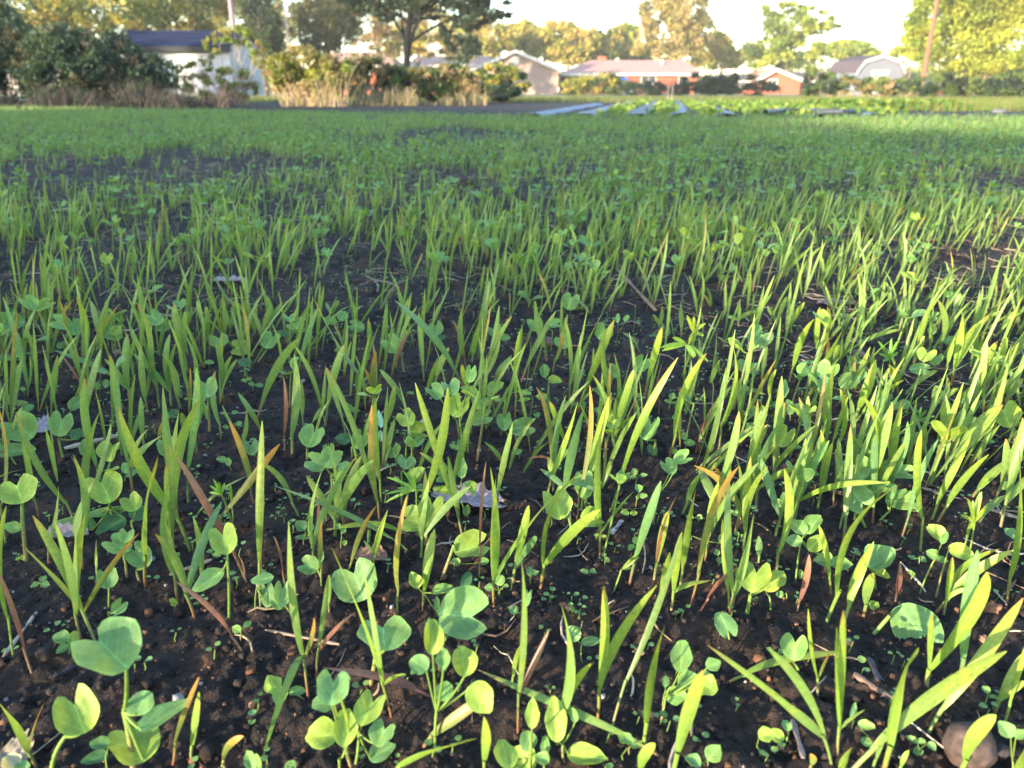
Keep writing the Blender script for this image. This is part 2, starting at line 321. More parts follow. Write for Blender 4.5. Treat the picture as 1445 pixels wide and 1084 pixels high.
# ------------------------------------------------------------ seedlings measured in the photo (4x tile coordinates, tile = column,row)
TX = [0, 361, 722, 1083]; TY = [424, 644, 864]; TS = 1445/361
OATS = {
(0,2): """180,340>-20,-250,38,p|70,250>35,-600,45,l|205,875>-40,480,80,g;250,510,28,o|545,165>185,-546,70,l;110,-391,50,l;785,-446,42,o|465,180>310,-511,60,g;430,-521,50,g;480,-561,50,l|970,875>1125,365,42,o|1080,850>1125,450,58,l|1240,875>1375,700,60,o|1380,250>990,-176,42,p|1400,-141>1000,-881,60,p""",
(1,2): """295,470>185,-516,60,g;330,30,36,o;40,900,60,b|340,370>410,-211,42,g;560,0,34,p|770,600>430,-361,52,l;610,-231,45,g;850,350,30,l|1010,470>380,312,75,p|930,760>1330,450,90,o|700,930>1250,715,72,l|1290,930>1290,590,76,l|475,930>465,460,30,l|1440,420>1500,180,40,l""",
(2,2): """900,830>-190,325,65,g|35,700>55,-291,60,g;210,100,46,p|260,750>280,-41,100,g;450,290,62,l|485,600>520,-146,75,l;820,-151,78,l|560,650>965,-451,52,g|740,780>865,80,92,l|900,950>1080,330,112,l|720,920>810,740,90,l|1200,390>1875,225,62,l""",
(3,2): """370,860>5,205,72,g;-30,425,78,g;-340,185,50,l|400,800>390,85,56,l;430,-10,62,l;550,550,30,l|290,470>230,-20,30,l;360,215,26,o|900,430>930,10,46,l;1240,-225,105,l|905,680>1445,-80,100,l|420,930>1350,220,112,l|650,930>850,200,118,l|400,930>480,765,60,l|245,900>250,800,55,o|600,880>660,680,42,g|740,900>800,780,42,l|1075,920>1290,580,112,l|1280,560>1445,230,66,l;1460,390,70,l|1330,640>1500,100,40,l|1400,930>1460,760,80,l""",
(0,1): """440,400>90,-250,52,g|215,350>120,-156,46,g|270,600>330,170,34,g|460,300>505,-81,50,g;400,0,46,g|820,740>890,5,76,l|980,560>940,40,62,l;960,-60,50,g|1075,520>665,-295,82,l|965,440>1130,-321,76,l;920,-395,52,g|1000,300>1010,-250,48,g|1060,260>1110,-500,60,b|1150,770>1090,340,50,g|550,690>545,470,28,l|1100,330>1430,100,30,g|1190,430>1580,-70,60,o|1440,260>1295,-200,50,o|1395,760>1350,560,22,p""",
(1,1): """25,850>35,-201,62,l|30,650>50,215,22,p|165,710>100,450,18,p|250,340>30,40,46,g|880,560>100,165,46,g|280,360>550,95,16,g|325,560>350,220,34,p|370,720>375,350,46,o|515,690>680,280,40,o|700,420>655,-290,50,o;400,-500,46,g|900,430>400,465,46,l|660,660>745,300,44,l;610,475,24,g|800,880>850,230,46,o|940,850>1010,410,76,l|915,450>1085,-390,72,l|1170,460>900,-415,56,l;1085,0,50,g|1345,850>1325,60,60,l;1842,80,62,l;1355,130,40,l|1350,330>1450,-190,50,g|1260,680>1300,30,24,p|410,880>415,670,40,g""",
(2,1): """160,740>285,190,54,l;500,300,80,l|500,560>515,-180,54,l;690,200,34,g|560,290>940,-560,60,l|240,170>140,-391,42,o;90,15,20,p|370,360>440,-400,44,o|590,-10>455,-461,50,g;690,-491,58,l;690,-230,40,l;530,-291,34,l|800,730>885,310,60,l;930,225,28,p|830,880>895,540,68,l|900,880>960,430,64,l;1130,700,48,l|950,740>1040,190,60,l|1090,590>1170,145,50,l|1005,840>1285,55,56,o|960,320>1180,0,70,g|1230,860>1190,355,46,l|1310,560>1350,0,56,l;1445,60,50,l|1060,870>1300,620,32,p|1400,600>1395,450,54,b|1200,250>1230,-20,46,l;1140,50,34,o""",
(3,1): """50,660>95,70,66,l|160,340>210,0,46,l|285,290>370,-80,60,l;300,-150,50,l|370,280>400,-100,50,g|430,500>470,-180,62,g|640,240>540,-340,60,l|690,200>760,-310,56,l|330,930>750,160,82,l|430,930>600,480,80,l|545,900>600,660,76,g|170,880>235,555,50,p|360,780>290,390,46,l|870,520>870,-150,56,l|920,370>1150,-120,60,l|950,390>1250,-10,60,l|1150,230>1390,0,70,l|1180,380>1365,215,54,g|935,870>1390,530,70,l;1310,525,50,l|1000,880>1045,570,46,l;1150,750,40,l|1360,810>1420,-60,66,l|715,860>750,600,44,p|1100,560>1200,200,30,g""",
(0,0): """100,600>75,250,36,b|160,540>165,310,22,g;20,-20,44,b|150,380>85,165,30,g;200,50,34,g|290,660>325,310,46,g|80,640>0,500,40,g;160,580,40,b|500,420>430,-20,42,l|470,790>570,275,50,g|700,470>305,280,46,b|690,870>620,305,56,g|735,600>720,190,56,g;590,330,36,g;650,400,34,g|575,300>510,0,46,g;640,70,40,g|830,640>790,250,52,g;770,10,44,g|900,600>860,130,42,g;740,150,34,g|970,620>960,190,46,g;1000,230,46,g;750,300,50,b|1020,610>915,300,56,g|1060,400>985,20,60,g;1045,60,50,g|1070,690>1075,380,28,o|1110,860>1095,380,56,g|1180,250>1160,30,40,g;1110,0,36,g|1250,770>1215,400,46,g|1265,580>1215,230,46,g;1310,310,36,g;1340,330,30,g|1300,200>1330,0,50,g;1250,-10,36,g|1400,220>1380,0,40,g;1445,40,40,g|820,880>795,545,44,g|900,830>915,690,38,o|930,780>920,490,50,l|1040,750>1025,635,44,g|1370,860>1390,620,42,g;1255,590,30,g|1500,800>1345,520,44,g|490,520>350,310,18,p|610,250>600,0,34,g;700,60,30,b|680,200>690,60,32,g""",
(1,0): """0,680>250,210,66,g|165,860>155,430,36,p|205,900>215,300,66,g|265,720>262,460,38,g|235,450>350,40,42,b|400,700>215,250,36,g;395,360,40,g|385,700>500,250,60,g;320,690,40,g|510,740>395,380,40,g|660,580>335,0,56,g|640,330>635,105,42,g|670,600>680,290,46,o;615,385,34,o|850,610>700,390,46,g;790,480,30,b|735,740>785,480,50,g|770,420>880,150,46,g;850,180,32,p|1180,490>785,0,56,b|950,460>920,70,42,g|960,520>1030,325,46,l|1010,480>1090,265,52,l|1190,380>1110,110,36,p;1170,30,46,g|1220,350>1265,140,50,l|1270,510>1380,190,44,g;1375,30,42,g;1445,90,40,g|1340,480>1445,310,56,g|1200,540>1165,360,40,l|100,170>60,-30,40,g;150,10,36,g|20,260>90,20,44,g;-20,60,36,g|430,120>470,0,34,g;395,10,30,g|545,110>550,20,34,g;610,30,30,g|930,140>985,0,40,g""",
(2,0): """20,700>50,165,40,l|30,480>60,140,34,g|200,350>135,0,46,g|50,460>250,60,46,g|230,420>290,180,30,o|335,560>300,100,34,g;410,180,32,g;520,60,50,g;430,30,38,g|375,650>580,110,62,l|310,870>215,570,46,l|320,810>360,660,28,o|560,650>525,150,42,l|640,650>690,385,52,l|750,560>850,150,56,l|830,630>860,340,18,p|890,880>1100,300,56,l|950,840>940,550,40,o|960,200>958,0,46,g|1040,850>1170,550,28,p;1235,490,56,l|1165,870>1250,255,48,l|730,290>625,180,22,b|1180,500>1430,550,44,g|1420,700>1415,590,56,l|1410,460>1445,260,36,g|1380,880>1445,700,44,l|830,190>850,30,34,g;800,80,26,g|1280,150>1290,0,36,g;1400,60,34,g;1210,90,28,b""",
(3,0): """120,460>265,105,52,l|280,350>295,40,46,l|315,280>350,45,46,l|240,510>345,210,36,l;430,160,42,l|340,480>345,200,42,o|360,400>400,250,46,l|410,350>430,190,36,g|440,290>750,165,36,l|490,700>610,335,76,l|230,860>230,540,46,l|20,620>50,390,36,l|20,860>100,575,66,l|320,880>390,355,60,l;320,510,42,g|400,860>410,500,46,l|350,870>455,540,30,l|480,700>770,450,46,l|820,370>885,200,52,l|765,430>775,275,36,l|835,300>930,20,42,l|980,310>965,0,46,g|800,130>760,0,56,l|770,540>960,395,42,l|1040,480>1100,95,52,l;1180,130,44,l;1250,80,60,l|1180,370>1185,150,30,l;1260,80,40,l|1150,450>1300,230,60,l|1220,400>1330,275,60,l|1215,650>1240,225,52,l|1240,500>1350,205,60,l|1280,560>1420,240,56,l|1310,570>1390,430,50,l|1340,570>1445,440,62,l|1080,590>1195,470,52,l|960,590>1080,495,46,l|920,630>950,480,40,g|985,600>1015,430,40,g|1040,750>1140,560,52,l|1010,840>1000,565,56,l|960,820>985,620,60,l|870,890>890,690,42,l|1000,1010>1330,590,104,l|1150,860>1290,670,30,p|130,180>150,0,36,g;210,10,40,l|40,160>110,-20,40,g;0,30,34,g|400,150>430,0,34,g|550,120>640,0,36,l|1050,60>1090,-40,44,g|610,560>690,380,34,l|1345,110>1445,60,44,l|1000,430>1060,200,40,l|1120,640>1130,500,36,g|740,530>680,360,56,l|650,470>620,380,36,g|590,480>605,260,34,l""",
}
# seed-leaf plants: base>node>leaf;leaf   leaf = kind,cx,cy,width,height,dir(deg, picture, attach->tip),colour
RADS = {
(0,2): """760,960>700,560>h,610,215,400,310,118,b;o,795,510,190,140,60,b;o,930,585,300,120,15,b;h,765,740,290,250,100,l|290,900>370,700>h,435,565,250,270,95,l|620,930>600,800>o,560,745,115,80,150,d;o,535,825,140,90,170,d|380,230>395,200>o,345,148,95,85,160,b;o,415,145,60,90,60,l;o,360,235,80,50,200,b|40,930>30,880>o,60,850,110,110,100,p;o,130,870,90,60,60,b|1440,930>1430,900>o,1415,835,75,130,100,g|1360,170>1365,100>o,1335,95,55,55,140,g;o,1398,68,52,38,20,g""",
(1,2): """640,430>680,230>h,720,125,330,200,95,b|1040,330>1050,90>h,1170,20,280,330,-8,b|1010,780>1020,560>p,995,135,130,215,90,l;o,1170,275,165,180,100,l;o,920,295,120,130,140,b;o,1058,262,90,130,90,g;o,1270,485,170,210,-60,l;o,1065,445,110,130,60,g|290,480>200,440>o,95,405,110,115,110,l;o,140,515,90,110,250,g;o,235,450,100,60,-10,b|540,870>500,740>h,435,430,200,200,80,b;o,380,512,135,130,180,b;o,370,700,180,195,170,l;o,500,650,150,220,80,l|560,870>580,680>h,640,550,150,220,60,l;h,715,690,165,140,60,b;o,715,815,170,110,20,b|1480,900>1440,860>o,1405,800,160,180,100,l|200,900>200,880>o,195,865,75,60,100,g|10,930>5,900>o,10,855,60,120,90,g""",
(2,2): """400,265>395,180>o,345,120,90,110,130,b;o,450,165,120,60,15,b|840,620>870,480>o,960,245,130,205,90,g;o,1010,395,150,130,20,g;o,1110,420,110,140,-20,l;o,930,470,130,105,30,g;o,1140,296,95,85,40,g|1230,170>1200,60>h,1205,70,110,180,-60,b|300,870>290,740>o,250,600,135,260,95,l;o,425,815,230,140,0,l;o,350,580,50,90,110,g|100,930>110,700>o,118,570,90,170,90,l;o,90,730,110,120,250,b;o,60,830,160,190,130,l|680,810>670,760>o,640,715,110,60,150,g;o,735,750,70,50,10,g|1100,870>1090,840>o,1142,795,100,115,60,g;o,1020,840,100,90,160,b|180,930>180,850>o,190,750,60,110,90,g;o,170,830,90,90,150,g|850,580>870,440>o,870,390,45,70,90,b""",
(3,2): """590,120>690,20>h,830,100,330,220,-40,b|1390,930>1385,840>o,1345,660,110,90,140,b;o,1430,690,60,80,60,g|110,740>120,690>o,45,695,100,85,170,l;o,105,640,60,70,120,b|180,330>150,290>h,155,200,160,150,95,g|560,730>560,700>o,560,640,95,60,10,g;o,555,775,75,60,-20,b|480,650>480,620>o,485,555,45,100,90,b|1220,520>1245,465>o,1232,438,52,44,140,b;o,1278,487,50,44,-30,b|850,830>860,770>o,815,718,66,40,170,b;o,870,730,50,40,20,b;o,850,785,64,46,120,b;o,915,812,56,50,-30,b|-30,810>-60,760>o,-5,690,100,90,30,l""",
(0,1): """150,590>125,280>h,105,195,225,165,92,l;o,70,400,100,60,150,g|650,400>620,290>h,585,185,210,190,100,l;o,590,318,250,55,175,b;o,380,375,190,65,178,b;o,630,412,185,115,200,d;o,520,415,60,90,90,g|760,440>740,370>h,745,260,120,110,110,l;o,780,320,110,100,60,d|800,720>770,640>h,785,560,130,195,110,g;o,800,590,100,90,60,g|715,690>700,560>h,665,500,155,150,130,g;h,715,450,90,80,70,g|610,860>615,740>h,608,690,120,120,90,b|1290,910>1285,590>h,1265,475,165,185,95,l;o,1175,705,215,80,205,b|1440,860>1450,740>o,1480,695,130,75,180,b;h,1510,780,90,150,90,b|710,150>710,110>o,708,65,52,70,90,g;o,745,95,75,45,30,b;o,800,82,55,22,10,b|1300,80>1295,55>o,1250,18,60,40,160,b;o,1290,30,40,50,90,g|620,920>640,880>h,670,850,110,60,40,b|230,740>225,715>o,245,690,45,40,40,g;o,195,728,45,36,190,b;o,265,750,35,50,-40,b|140,600>130,590>o,128,572,22,38,90,l;o,112,602,36,24,190,l|985,850>990,830>o,972,815,38,36,140,l;o,990,850,44,44,-60,l|1000,600>1002,580>o,1003,556,36,28,60,b;o,1002,590,38,38,-80,g|1170,330>1168,310>o,1168,314,40,34,-90,g;o,1185,285,26,24,60,g|1200,570>1205,555>o,1183,541,40,28,150,b;o,1225,560,46,36,-20,b""",
(1,1): """640,450>612,870>h,580,760,290,230,105,b|380,700>350,640>h,300,620,115,120,150,g;o,365,560,36,90,80,g|270,520>280,440>o,252,392,75,75,130,b;o,305,400,44,60,60,b;o,262,458,86,34,170,b|430,260>425,100>h,340,35,135,110,150,b;h,420,10,130,120,60,g;o,500,60,60,90,60,b|820,260>822,90>h,845,35,118,80,80,b|960,520>965,410>h,985,310,150,210,75,l;h,885,365,150,190,160,l|1040,690>1120,500>h,1215,515,200,190,15,l|1150,340>1150,190>o,1040,70,95,80,150,g;o,1162,65,70,130,90,g;o,1212,180,72,100,-60,l;o,1055,132,80,60,190,b;o,1190,310,46,80,80,g|1000,300>1020,250>o,1050,190,115,50,170,l|940,860>950,770>o,897,700,80,110,110,l;o,1055,750,125,64,10,g;o,1190,700,60,120,70,d;o,1025,850,36,110,90,g|1370,800>1375,760>o,1380,700,80,60,60,g;o,1320,742,60,50,180,b;o,1415,732,30,26,0,b|480,520>485,450>o,495,420,36,40,60,b;o,462,395,44,34,140,b;o,503,490,34,34,-90,g|880,170>880,150>o,870,200,60,60,80,g|225,930>150,830>h,120,830,70,90,110,g;h,150,780,100,150,80,b|1120,640>1120,600>o,1130,612,60,50,150,g;o,1290,595,60,50,10,g""",
(2,1): """345,470>320,340>h,250,270,185,190,110,l|300,500>355,440>h,452,360,125,140,20,l|390,300>400,240>h,412,160,125,170,95,g|800,380>830,210>h,885,60,110,105,130,g;h,965,15,110,90,30,g|1330,890>1350,780>h,1375,690,210,190,85,l;o,1500,690,100,120,60,l|690,150>710,115>o,692,88,42,44,100,g;o,745,107,46,26,10,b;o,680,118,46,24,180,b|700,290>710,230>o,715,180,50,54,110,g;o,745,223,48,34,10,g;o,708,272,24,30,-90,g|660,350>665,335>o,640,320,50,34,170,l;o,690,321,46,34,0,l|690,520>688,500>o,704,476,46,46,50,g;o,674,515,36,48,-120,g|440,680>438,665>o,411,650,48,36,160,b;o,460,670,44,36,-20,b|530,620>530,590>o,520,555,34,24,110,b;o,540,586,34,34,-30,b|1170,620>1170,570>o,1160,542,40,38,120,g;o,1172,590,40,44,-80,b|1290,370>1285,330>o,1295,295,50,54,60,b;o,1232,315,54,30,180,b;o,1268,342,50,34,210,b|110,720>105,690>o,105,650,48,64,90,b;o,135,690,40,40,20,b|1010,480>1010,460>o,1190,495,60,70,100,g|345,890>340,860>o,332,835,30,24,100,g;o,342,862,30,34,-60,g|60,930>70,880>h,90,800,60,110,80,b;o,10,870,60,60,150,b|480,480>478,472>o,478,468,34,26,160,l;o,518,468,34,26,10,l|560,310>555,290>o,750,280,20,20,100,b|1280,480>1282,450>o,1270,435,34,24,150,g;o,1305,452,32,28,-20,g|1060,370>1040,345>o,1005,345,46,40,170,b;o,1060,362,36,36,-20,b""",
(3,1): """560,400>440,200>h,515,240,160,175,-45,b|560,240>540,120>h,505,75,170,140,120,g;o,650,130,110,90,200,g;h,735,90,190,100,10,g|620,360>690,310>h,765,250,185,130,15,g;h,725,210,110,90,70,g|610,760>600,650>o,645,580,190,180,50,b;o,640,660,110,60,-20,l|100,360>110,320>h,112,260,95,130,90,g;o,50,265,50,70,150,g|160,700>190,470>o,170,400,130,90,140,g;p,262,385,90,145,65,g;o,150,478,95,80,190,b;o,272,490,70,140,60,l;o,320,590,110,100,190,b;o,420,608,115,95,10,g|860,770>940,590>o,950,430,125,80,150,l;o,1000,460,40,90,80,g;o,930,552,66,70,170,g;o,985,585,60,50,0,g|950,800>1010,570>o,1095,545,145,100,-15,l|1340,180>1342,190>o,1342,180,60,56,60,g|1420,500>1415,470>o,1375,435,90,60,150,b|700,330>840,320>o,838,325,44,76,100,b|20,860>10,790>h,20,715,100,120,60,l|810,690>812,665>o,805,655,32,26,110,g;o,818,690,28,32,-80,g|860,600>860,570>o,815,570,44,30,170,b;o,875,582,50,36,-20,b|600,860>600,850>o,605,845,54,64,60,l|100,800>90,780>o,75,780,50,44,100,b|170,690>180,660>o,185,670,40,56,100,g|560,170>560,190>o,548,190,40,44,90,g|240,180>230,110>p,172,78,36,70,110,d;p,255,105,70,50,20,d""",
(0,0): """30,290>40,160>h,55,122,150,110,170,b|150,240>155,130>h,165,20,90,100,120,g;h,240,25,130,70,20,l|405,300>395,190>h,410,150,100,110,90,g;h,345,125,120,80,150,b|640,290>635,230>h,630,190,125,85,150,g;o,660,170,60,80,50,l|900,300>880,160>h,870,100,100,110,120,g;h,925,140,90,90,60,b|1240,360>1235,270>h,1238,230,118,75,90,g|1440,310>1400,290>h,1358,270,110,110,170,l|1385,430>1380,380>o,1375,355,90,60,100,d|1180,740>1175,570>h,1165,495,140,120,92,b;o,1160,620,30,120,95,g|200,900>150,790>h,120,720,195,165,120,g|360,900>330,780>h,345,700,130,150,70,g;o,432,755,66,80,60,d|100,930>60,880>h,90,850,200,80,170,b|540,540>545,500>o,542,480,50,46,100,g;o,600,470,44,56,70,g|400,620>390,600>o,440,580,125,70,30,b|500,900>480,840>o,478,830,60,100,80,g|1440,900>1430,860>h,1418,835,90,90,90,b|1180,370>1180,360>o,1180,353,56,34,170,g|560,850>600,850>o,590,850,70,20,180,g;o,660,825,54,36,40,g|945,900>940,860>h,950,830,110,120,100,g|980,660>980,650>o,980,645,70,46,100,d|290,230>290,210>o,290,208,44,26,90,g|30,350>30,330>o,30,325,70,40,160,g|130,530>130,505>o,128,500,34,22,150,b|1100,600>1090,590>o,1070,588,46,26,170,b;o,1140,548,70,34,50,g|1270,670>1265,655>o,1265,653,34,24,170,b;o,1330,656,36,26,10,b|1275,730>1275,720>o,1275,716,38,26,160,b;o,1352,695,34,34,40,b|1390,470>1390,455>o,1378,453,32,24,150,g;o,1408,462,32,26,0,g|1430,530>1430,520>o,1425,516,38,28,150,g|170,660>160,610>o,165,610,60,54,30,b|330,260>330,250>o,350,255,60,44,30,b""",
(1,0): """0,360>60,280>h,82,225,120,115,60,g|160,300>190,180>o,150,193,95,56,170,d;o,243,130,66,80,60,g;o,272,170,80,34,0,g;o,195,155,60,40,140,g|545,200>550,180>h,568,147,100,68,160,b|470,160>460,120>o,490,88,70,70,70,g;o,420,112,80,50,160,g|835,400>820,290>h,768,245,115,110,130,g|1020,240>1015,200>h,1020,160,90,80,100,b;o,1045,230,66,52,30,d|1370,260>1360,200>h,1350,175,100,60,120,b;o,1410,210,60,46,0,b|1175,900>1150,660>h,1100,500,115,100,110,b;h,1145,598,130,140,60,l;h,1212,415,70,110,80,g|1200,860>1210,700>h,1270,665,145,90,15,b;h,1265,580,115,80,70,g|1150,780>1135,680>h,1010,520,110,100,130,g|290,900>290,830>h,320,770,155,135,60,g|540,900>540,830>h,585,785,100,120,60,g|430,930>420,890>h,415,850,75,90,90,g;o,470,870,50,60,30,g|850,900>862,770>h,850,665,110,110,120,l;h,915,745,120,110,-10,l|790,930>790,880>h,780,850,115,80,100,g|1430,800>1420,750>h,1405,690,90,115,90,g|1320,560>1310,520>o,1355,490,115,66,30,g;o,1380,590,60,30,0,b|700,800>700,770>o,705,765,40,70,90,m;o,700,670,40,110,95,m|520,640>525,620>o,522,602,44,50,100,b;o,550,630,40,36,10,b;o,575,655,34,24,0,b|770,720>770,705>o,775,698,30,34,60,g|640,690>635,685>o,632,682,44,24,170,b|1130,840>1130,820>o,1150,800,36,36,60,b;o,1110,822,40,34,150,b;o,1130,848,44,28,-60,b|1000,850>1000,830>o,1000,820,40,22,10,g|890,530>885,520>o,872,522,44,18,170,b|480,820>480,800>o,490,785,90,80,160,d|20,510>20,500>o,20,497,50,26,170,b""",
(2,0): """400,50>290,90>h,330,35,110,105,75,g|75,250>110,170>h,138,130,95,95,120,g|220,280>230,170>h,235,138,96,62,10,b|300,320>300,270>h,290,230,100,95,130,g|490,260>500,220>h,515,180,115,90,60,g|560,480>565,440>h,565,400,82,100,130,g|740,440>730,400>h,728,358,90,110,60,g|200,640>210,450>p,185,400,62,88,90,g;o,245,452,84,58,-10,l;o,170,545,70,50,170,g;o,205,600,50,110,100,d|90,700>120,560>o,70,520,90,30,170,g;o,70,560,76,22,190,g|30,800>10,730>h,60,718,160,110,10,b|820,860>810,790>h,780,725,140,150,75,g;o,790,860,36,90,120,d|1330,350>1360,270>h,1400,210,150,125,60,b|1305,460>1310,410>h,1335,377,145,78,90,b|890,620>900,580>o,908,540,40,44,70,g;o,885,570,50,26,170,g;o,925,578,34,20,0,g|830,220>845,200>o,850,150,36,50,90,d;o,880,175,34,66,80,d;o,800,205,56,22,190,d|465,900>465,880>h,465,825,90,90,100,b|960,930>950,900>h,950,868,100,40,90,l|980,850>985,810>o,975,765,40,50,120,g;o,1005,805,66,50,0,g|1380,690>1370,660>o,1365,622,50,58,90,g;o,1320,640,60,30,170,b;o,1400,665,50,34,10,g|1350,800>1350,790>h,1355,735,70,80,90,g|370,620>375,600>o,365,592,32,46,110,b;o,405,592,30,50,70,b|490,530>490,510>o,500,505,50,60,30,b|150,680>145,660>o,140,650,34,26,150,b;o,148,670,28,30,-80,b|160,820>155,805>o,155,802,38,24,150,g|240,820>240,810>o,243,808,40,24,10,g|715,580>712,565>o,710,563,34,20,170,b;o,742,570,34,20,0,b|1050,580>1050,560>o,1003,500,46,28,170,b;o,1058,560,46,20,0,b|1290,580>1285,565>o,1262,563,36,20,170,b;o,1300,562,34,24,10,b|590,220>600,200>o,600,100,30,60,90,b;o,650,100,30,50,60,g|500,300>505,295>o,510,290,36,40,60,b|480,670>480,660>o,480,655,40,34,100,b|610,680>605,640>o,925,675,44,30,20,b|40,900>40,870>o,38,857,54,36,30,g|400,430>400,415>o,400,408,46,44,70,d""",
(3,0): """90,620>92,560>o,90,500,62,130,90,b|450,560>430,500>h,455,465,130,85,50,g|530,520>500,440>h,510,410,100,95,110,b|70,900>60,800>h,98,770,110,140,70,l|660,640>650,600>h,655,545,100,80,60,g|740,680>740,640>o,712,592,60,64,150,g;o,775,585,60,70,40,g|700,900>760,830>h,825,790,130,70,20,g|860,460>860,420>h,862,388,115,70,10,b|1150,760>1140,720>o,1150,685,105,60,20,g|930,240>930,200>o,930,165,50,80,90,g|1400,800>1385,700>h,1345,650,160,150,120,l|130,680>130,640>o,130,615,50,70,90,g|470,370>480,350>o,500,345,100,50,-20,b|1010,260>1010,230>o,1030,225,80,50,20,b|940,390>945,360>h,950,330,70,80,80,g|960,120>930,100>h,930,95,80,60,20,b|10,240>10,230>h,12,215,50,60,90,g|640,640>640,625>o,650,625,60,24,0,b|480,640>470,630>o,470,640,50,44,100,b|640,760>640,740>o,645,732,44,44,60,b;o,690,760,80,50,20,b|1170,620>1165,600>o,1170,600,60,60,60,d|50,610>50,600>o,52,588,60,40,30,b|150,860>150,850>o,160,845,60,30,0,b|620,680>615,660>o,612,658,44,34,30,b|210,380>205,365>o,195,352,50,24,170,b;o,240,350,50,30,20,b|430,120>430,110>o,410,108,40,28,150,b;o,440,85,40,28,20,b|860,640>850,630>o,845,630,50,20,10,b|1240,830>1240,820>o,1240,830,70,30,10,b|1175,800>1170,790>o,1175,798,60,26,30,b|1420,800>1420,790>o,1415,800,70,30,160,b|270,540>260,530>p,265,535,70,40,40,d;p,260,610,40,40,-40,d|190,610>185,600>o,185,600,60,40,150,l|430,560>430,540>o,445,540,60,50,20,b""",
}
PAL = {'g': ((.130,.220,.062), (.188,.288,.080)), 'l': ((.150,.255,.045), (.270,.345,.060)), 'b': ((.105,.215,.080), (.135,.255,.098)),
       'o': ((.150,.180,.050), (.400,.210,.060)), 'p': ((.170,.075,.060), (.270,.150,.110))}
LPAL = {'b': (.135,.262,.092), 'g': (.150,.280,.080), 'l': (.220,.330,.060), 'd': (.060,.150,.060), 'm': (.330,.560,.400), 'p': (.300,.300,.200)}
def tile2px(t, x, y): return TX[t[0]]+x/TS, TY[t[1]]+y/TS
def depth_of(P): return float(project(np.array(P))[2])
THINGS = []      # (object, kind word, adjective, image x, image y)
K = 12
def blade_mesh_data(fork, tip, wid, c, up=0.32, sag=None):
    L = np.linalg.norm(tip-fork); mid = (fork+tip)/2
    ctrl = mid*(1-up)+(fork+np.array([0, 0, L*.55]))*up
    ctrl = ctrl+rng.normal(0, .07*L, 3)
    P = bez(fork, ctrl, tip, K)
    s = np.linspace(0, 1, K)
    view = P-np.array([0, 0, CAMH]); view /= np.linalg.norm(view, axis=1, keepdims=True)
    tg = np.gradient(P, axis=0); tg /= np.linalg.norm(tg, axis=1, keepdims=True)
    side = np.cross(tg, view); side /= np.linalg.norm(side, axis=1, keepdims=True)
    nn = np.cross(side, tg); a = rng.uniform(-.7, .7)+np.linspace(0, rng.uniform(-1.5, 1.5), K)
    side = side*np.cos(a)[:, None]+nn*np.sin(a)[:, None]
    Wd = blade_w(s)*wid/2/max(.8, np.cos(a[6]))
    c0, c1 = (np.array(q) for q in PAL[c]); v = rng.uniform(.86, 1.14)
    tt = (np.clip(s*1.3-.2, 0, 1)[:, None]**1.3) if c != 'o' else (np.clip(s*2.0-.9, 0, 1)[:, None])
    Cc = (c0*(1-tt)+c1*tt)*v
    if c in 'gl' and rng.random() < .35: Cc[-1] = (.30, .20, .06); Cc[-2] = Cc[-2]*.6+np.array((.30, .20, .06))*.4
    return ribbons(P[None], side[None], Wd[None], Cc[None], rng.uniform(.12, .4), 3), P
ADJ_O = {'g': 'mid-green', 'l': 'lime green', 'b': 'blue-green', 'o': 'orange-tipped', 'p': 'purplish brown'}
def make_oat(base, blades):
    """base 3D, blades list of (tip3D, width m, colour code)"""
    root = empty("oat_seedling", base)
    d = blades[0][0]-base; f = .16+rng.uniform(0, .08)
    fork = base+d*f*np.array([.8, .8, 1.1]); top = fork
    purple = np.array((.23, .065, .055)) if rng.random() < .45 else np.array((.26, .19, .12)) if rng.random() < .5 else np.array((.16, .22, .07))
    wmax = max(b[1] for b in blades)
    pts = bez(base-np.array([0, 0, .004]), base*.5+fork*.5+rng.normal(0, .0006, 3), fork+(blades[0][0]-fork)*.05, 6)
    t = np.linspace(0, 1, 6)[:, None]; g0 = np.array(PAL[blades[0][2]][0])
    mb = MB(); r0 = max(.0007, wmax*.17); mb.tube(pts, np.linspace(r0, r0*1.15, 6), purple*(1-t)+g0*t, 7)
    mb.build("leaf_sheath", M_STEM, root, base)
    for (tip, wd, c) in blades:
        (V, F, C), P = blade_mesh_data(fork, tip, wd, c, .32 if tip[2] > fork[2]+.02 else .55)
        link("leaf_blade", mesh_np("leaf_blade", V-base, F, C, M_BLADE), root)
    tp = blades[0][0]; x, y, _ = project((base+tp)/2)
    h = max(b[0][2] for b in blades)-base[2]
    lean = tp[0]-base[0]
    nb = {1: 'single-bladed', 2: 'two-bladed', 3: 'three-bladed'}.get(len(blades), 'many-bladed')
    THINGS.append((root, 'oat', f"{ADJ_O[blades[0][2]]} {nb}", float(x), float(y)))
    return root
RANDOM_TIP = lambda L: rng.normal(0, .16)*L
HERO_B = []
for t, txt in OATS.items():
    for pl in txt.split('|'):
        b, rest = pl.split('>'); bx, by = map(float, b.split(',')); px, py = tile2px(t, bx, by)
        base = GT(px, py); bl = []
        for q in rest.split(';'):
            a = q.split(','); tx, ty = tile2px(t, float(a[0]), float(a[1])); wz = float(a[2])
            tip = atY(tx, ty, base[1]); L = np.linalg.norm(tip-base)
            tip = atY(tx, ty, base[1]+float(np.clip(RANDOM_TIP(L), -.25*L, .25*L)))
            if tip[2] < base[2]+.004: tip = GT(tx, ty)+np.array([0, 0, .006])
            bl.append((tip, max(.0009, .70*wz/TS*depth_of((base+tip)/2)/FPX), a[3]))
        HERO_B.append(base); make_oat(base, bl)

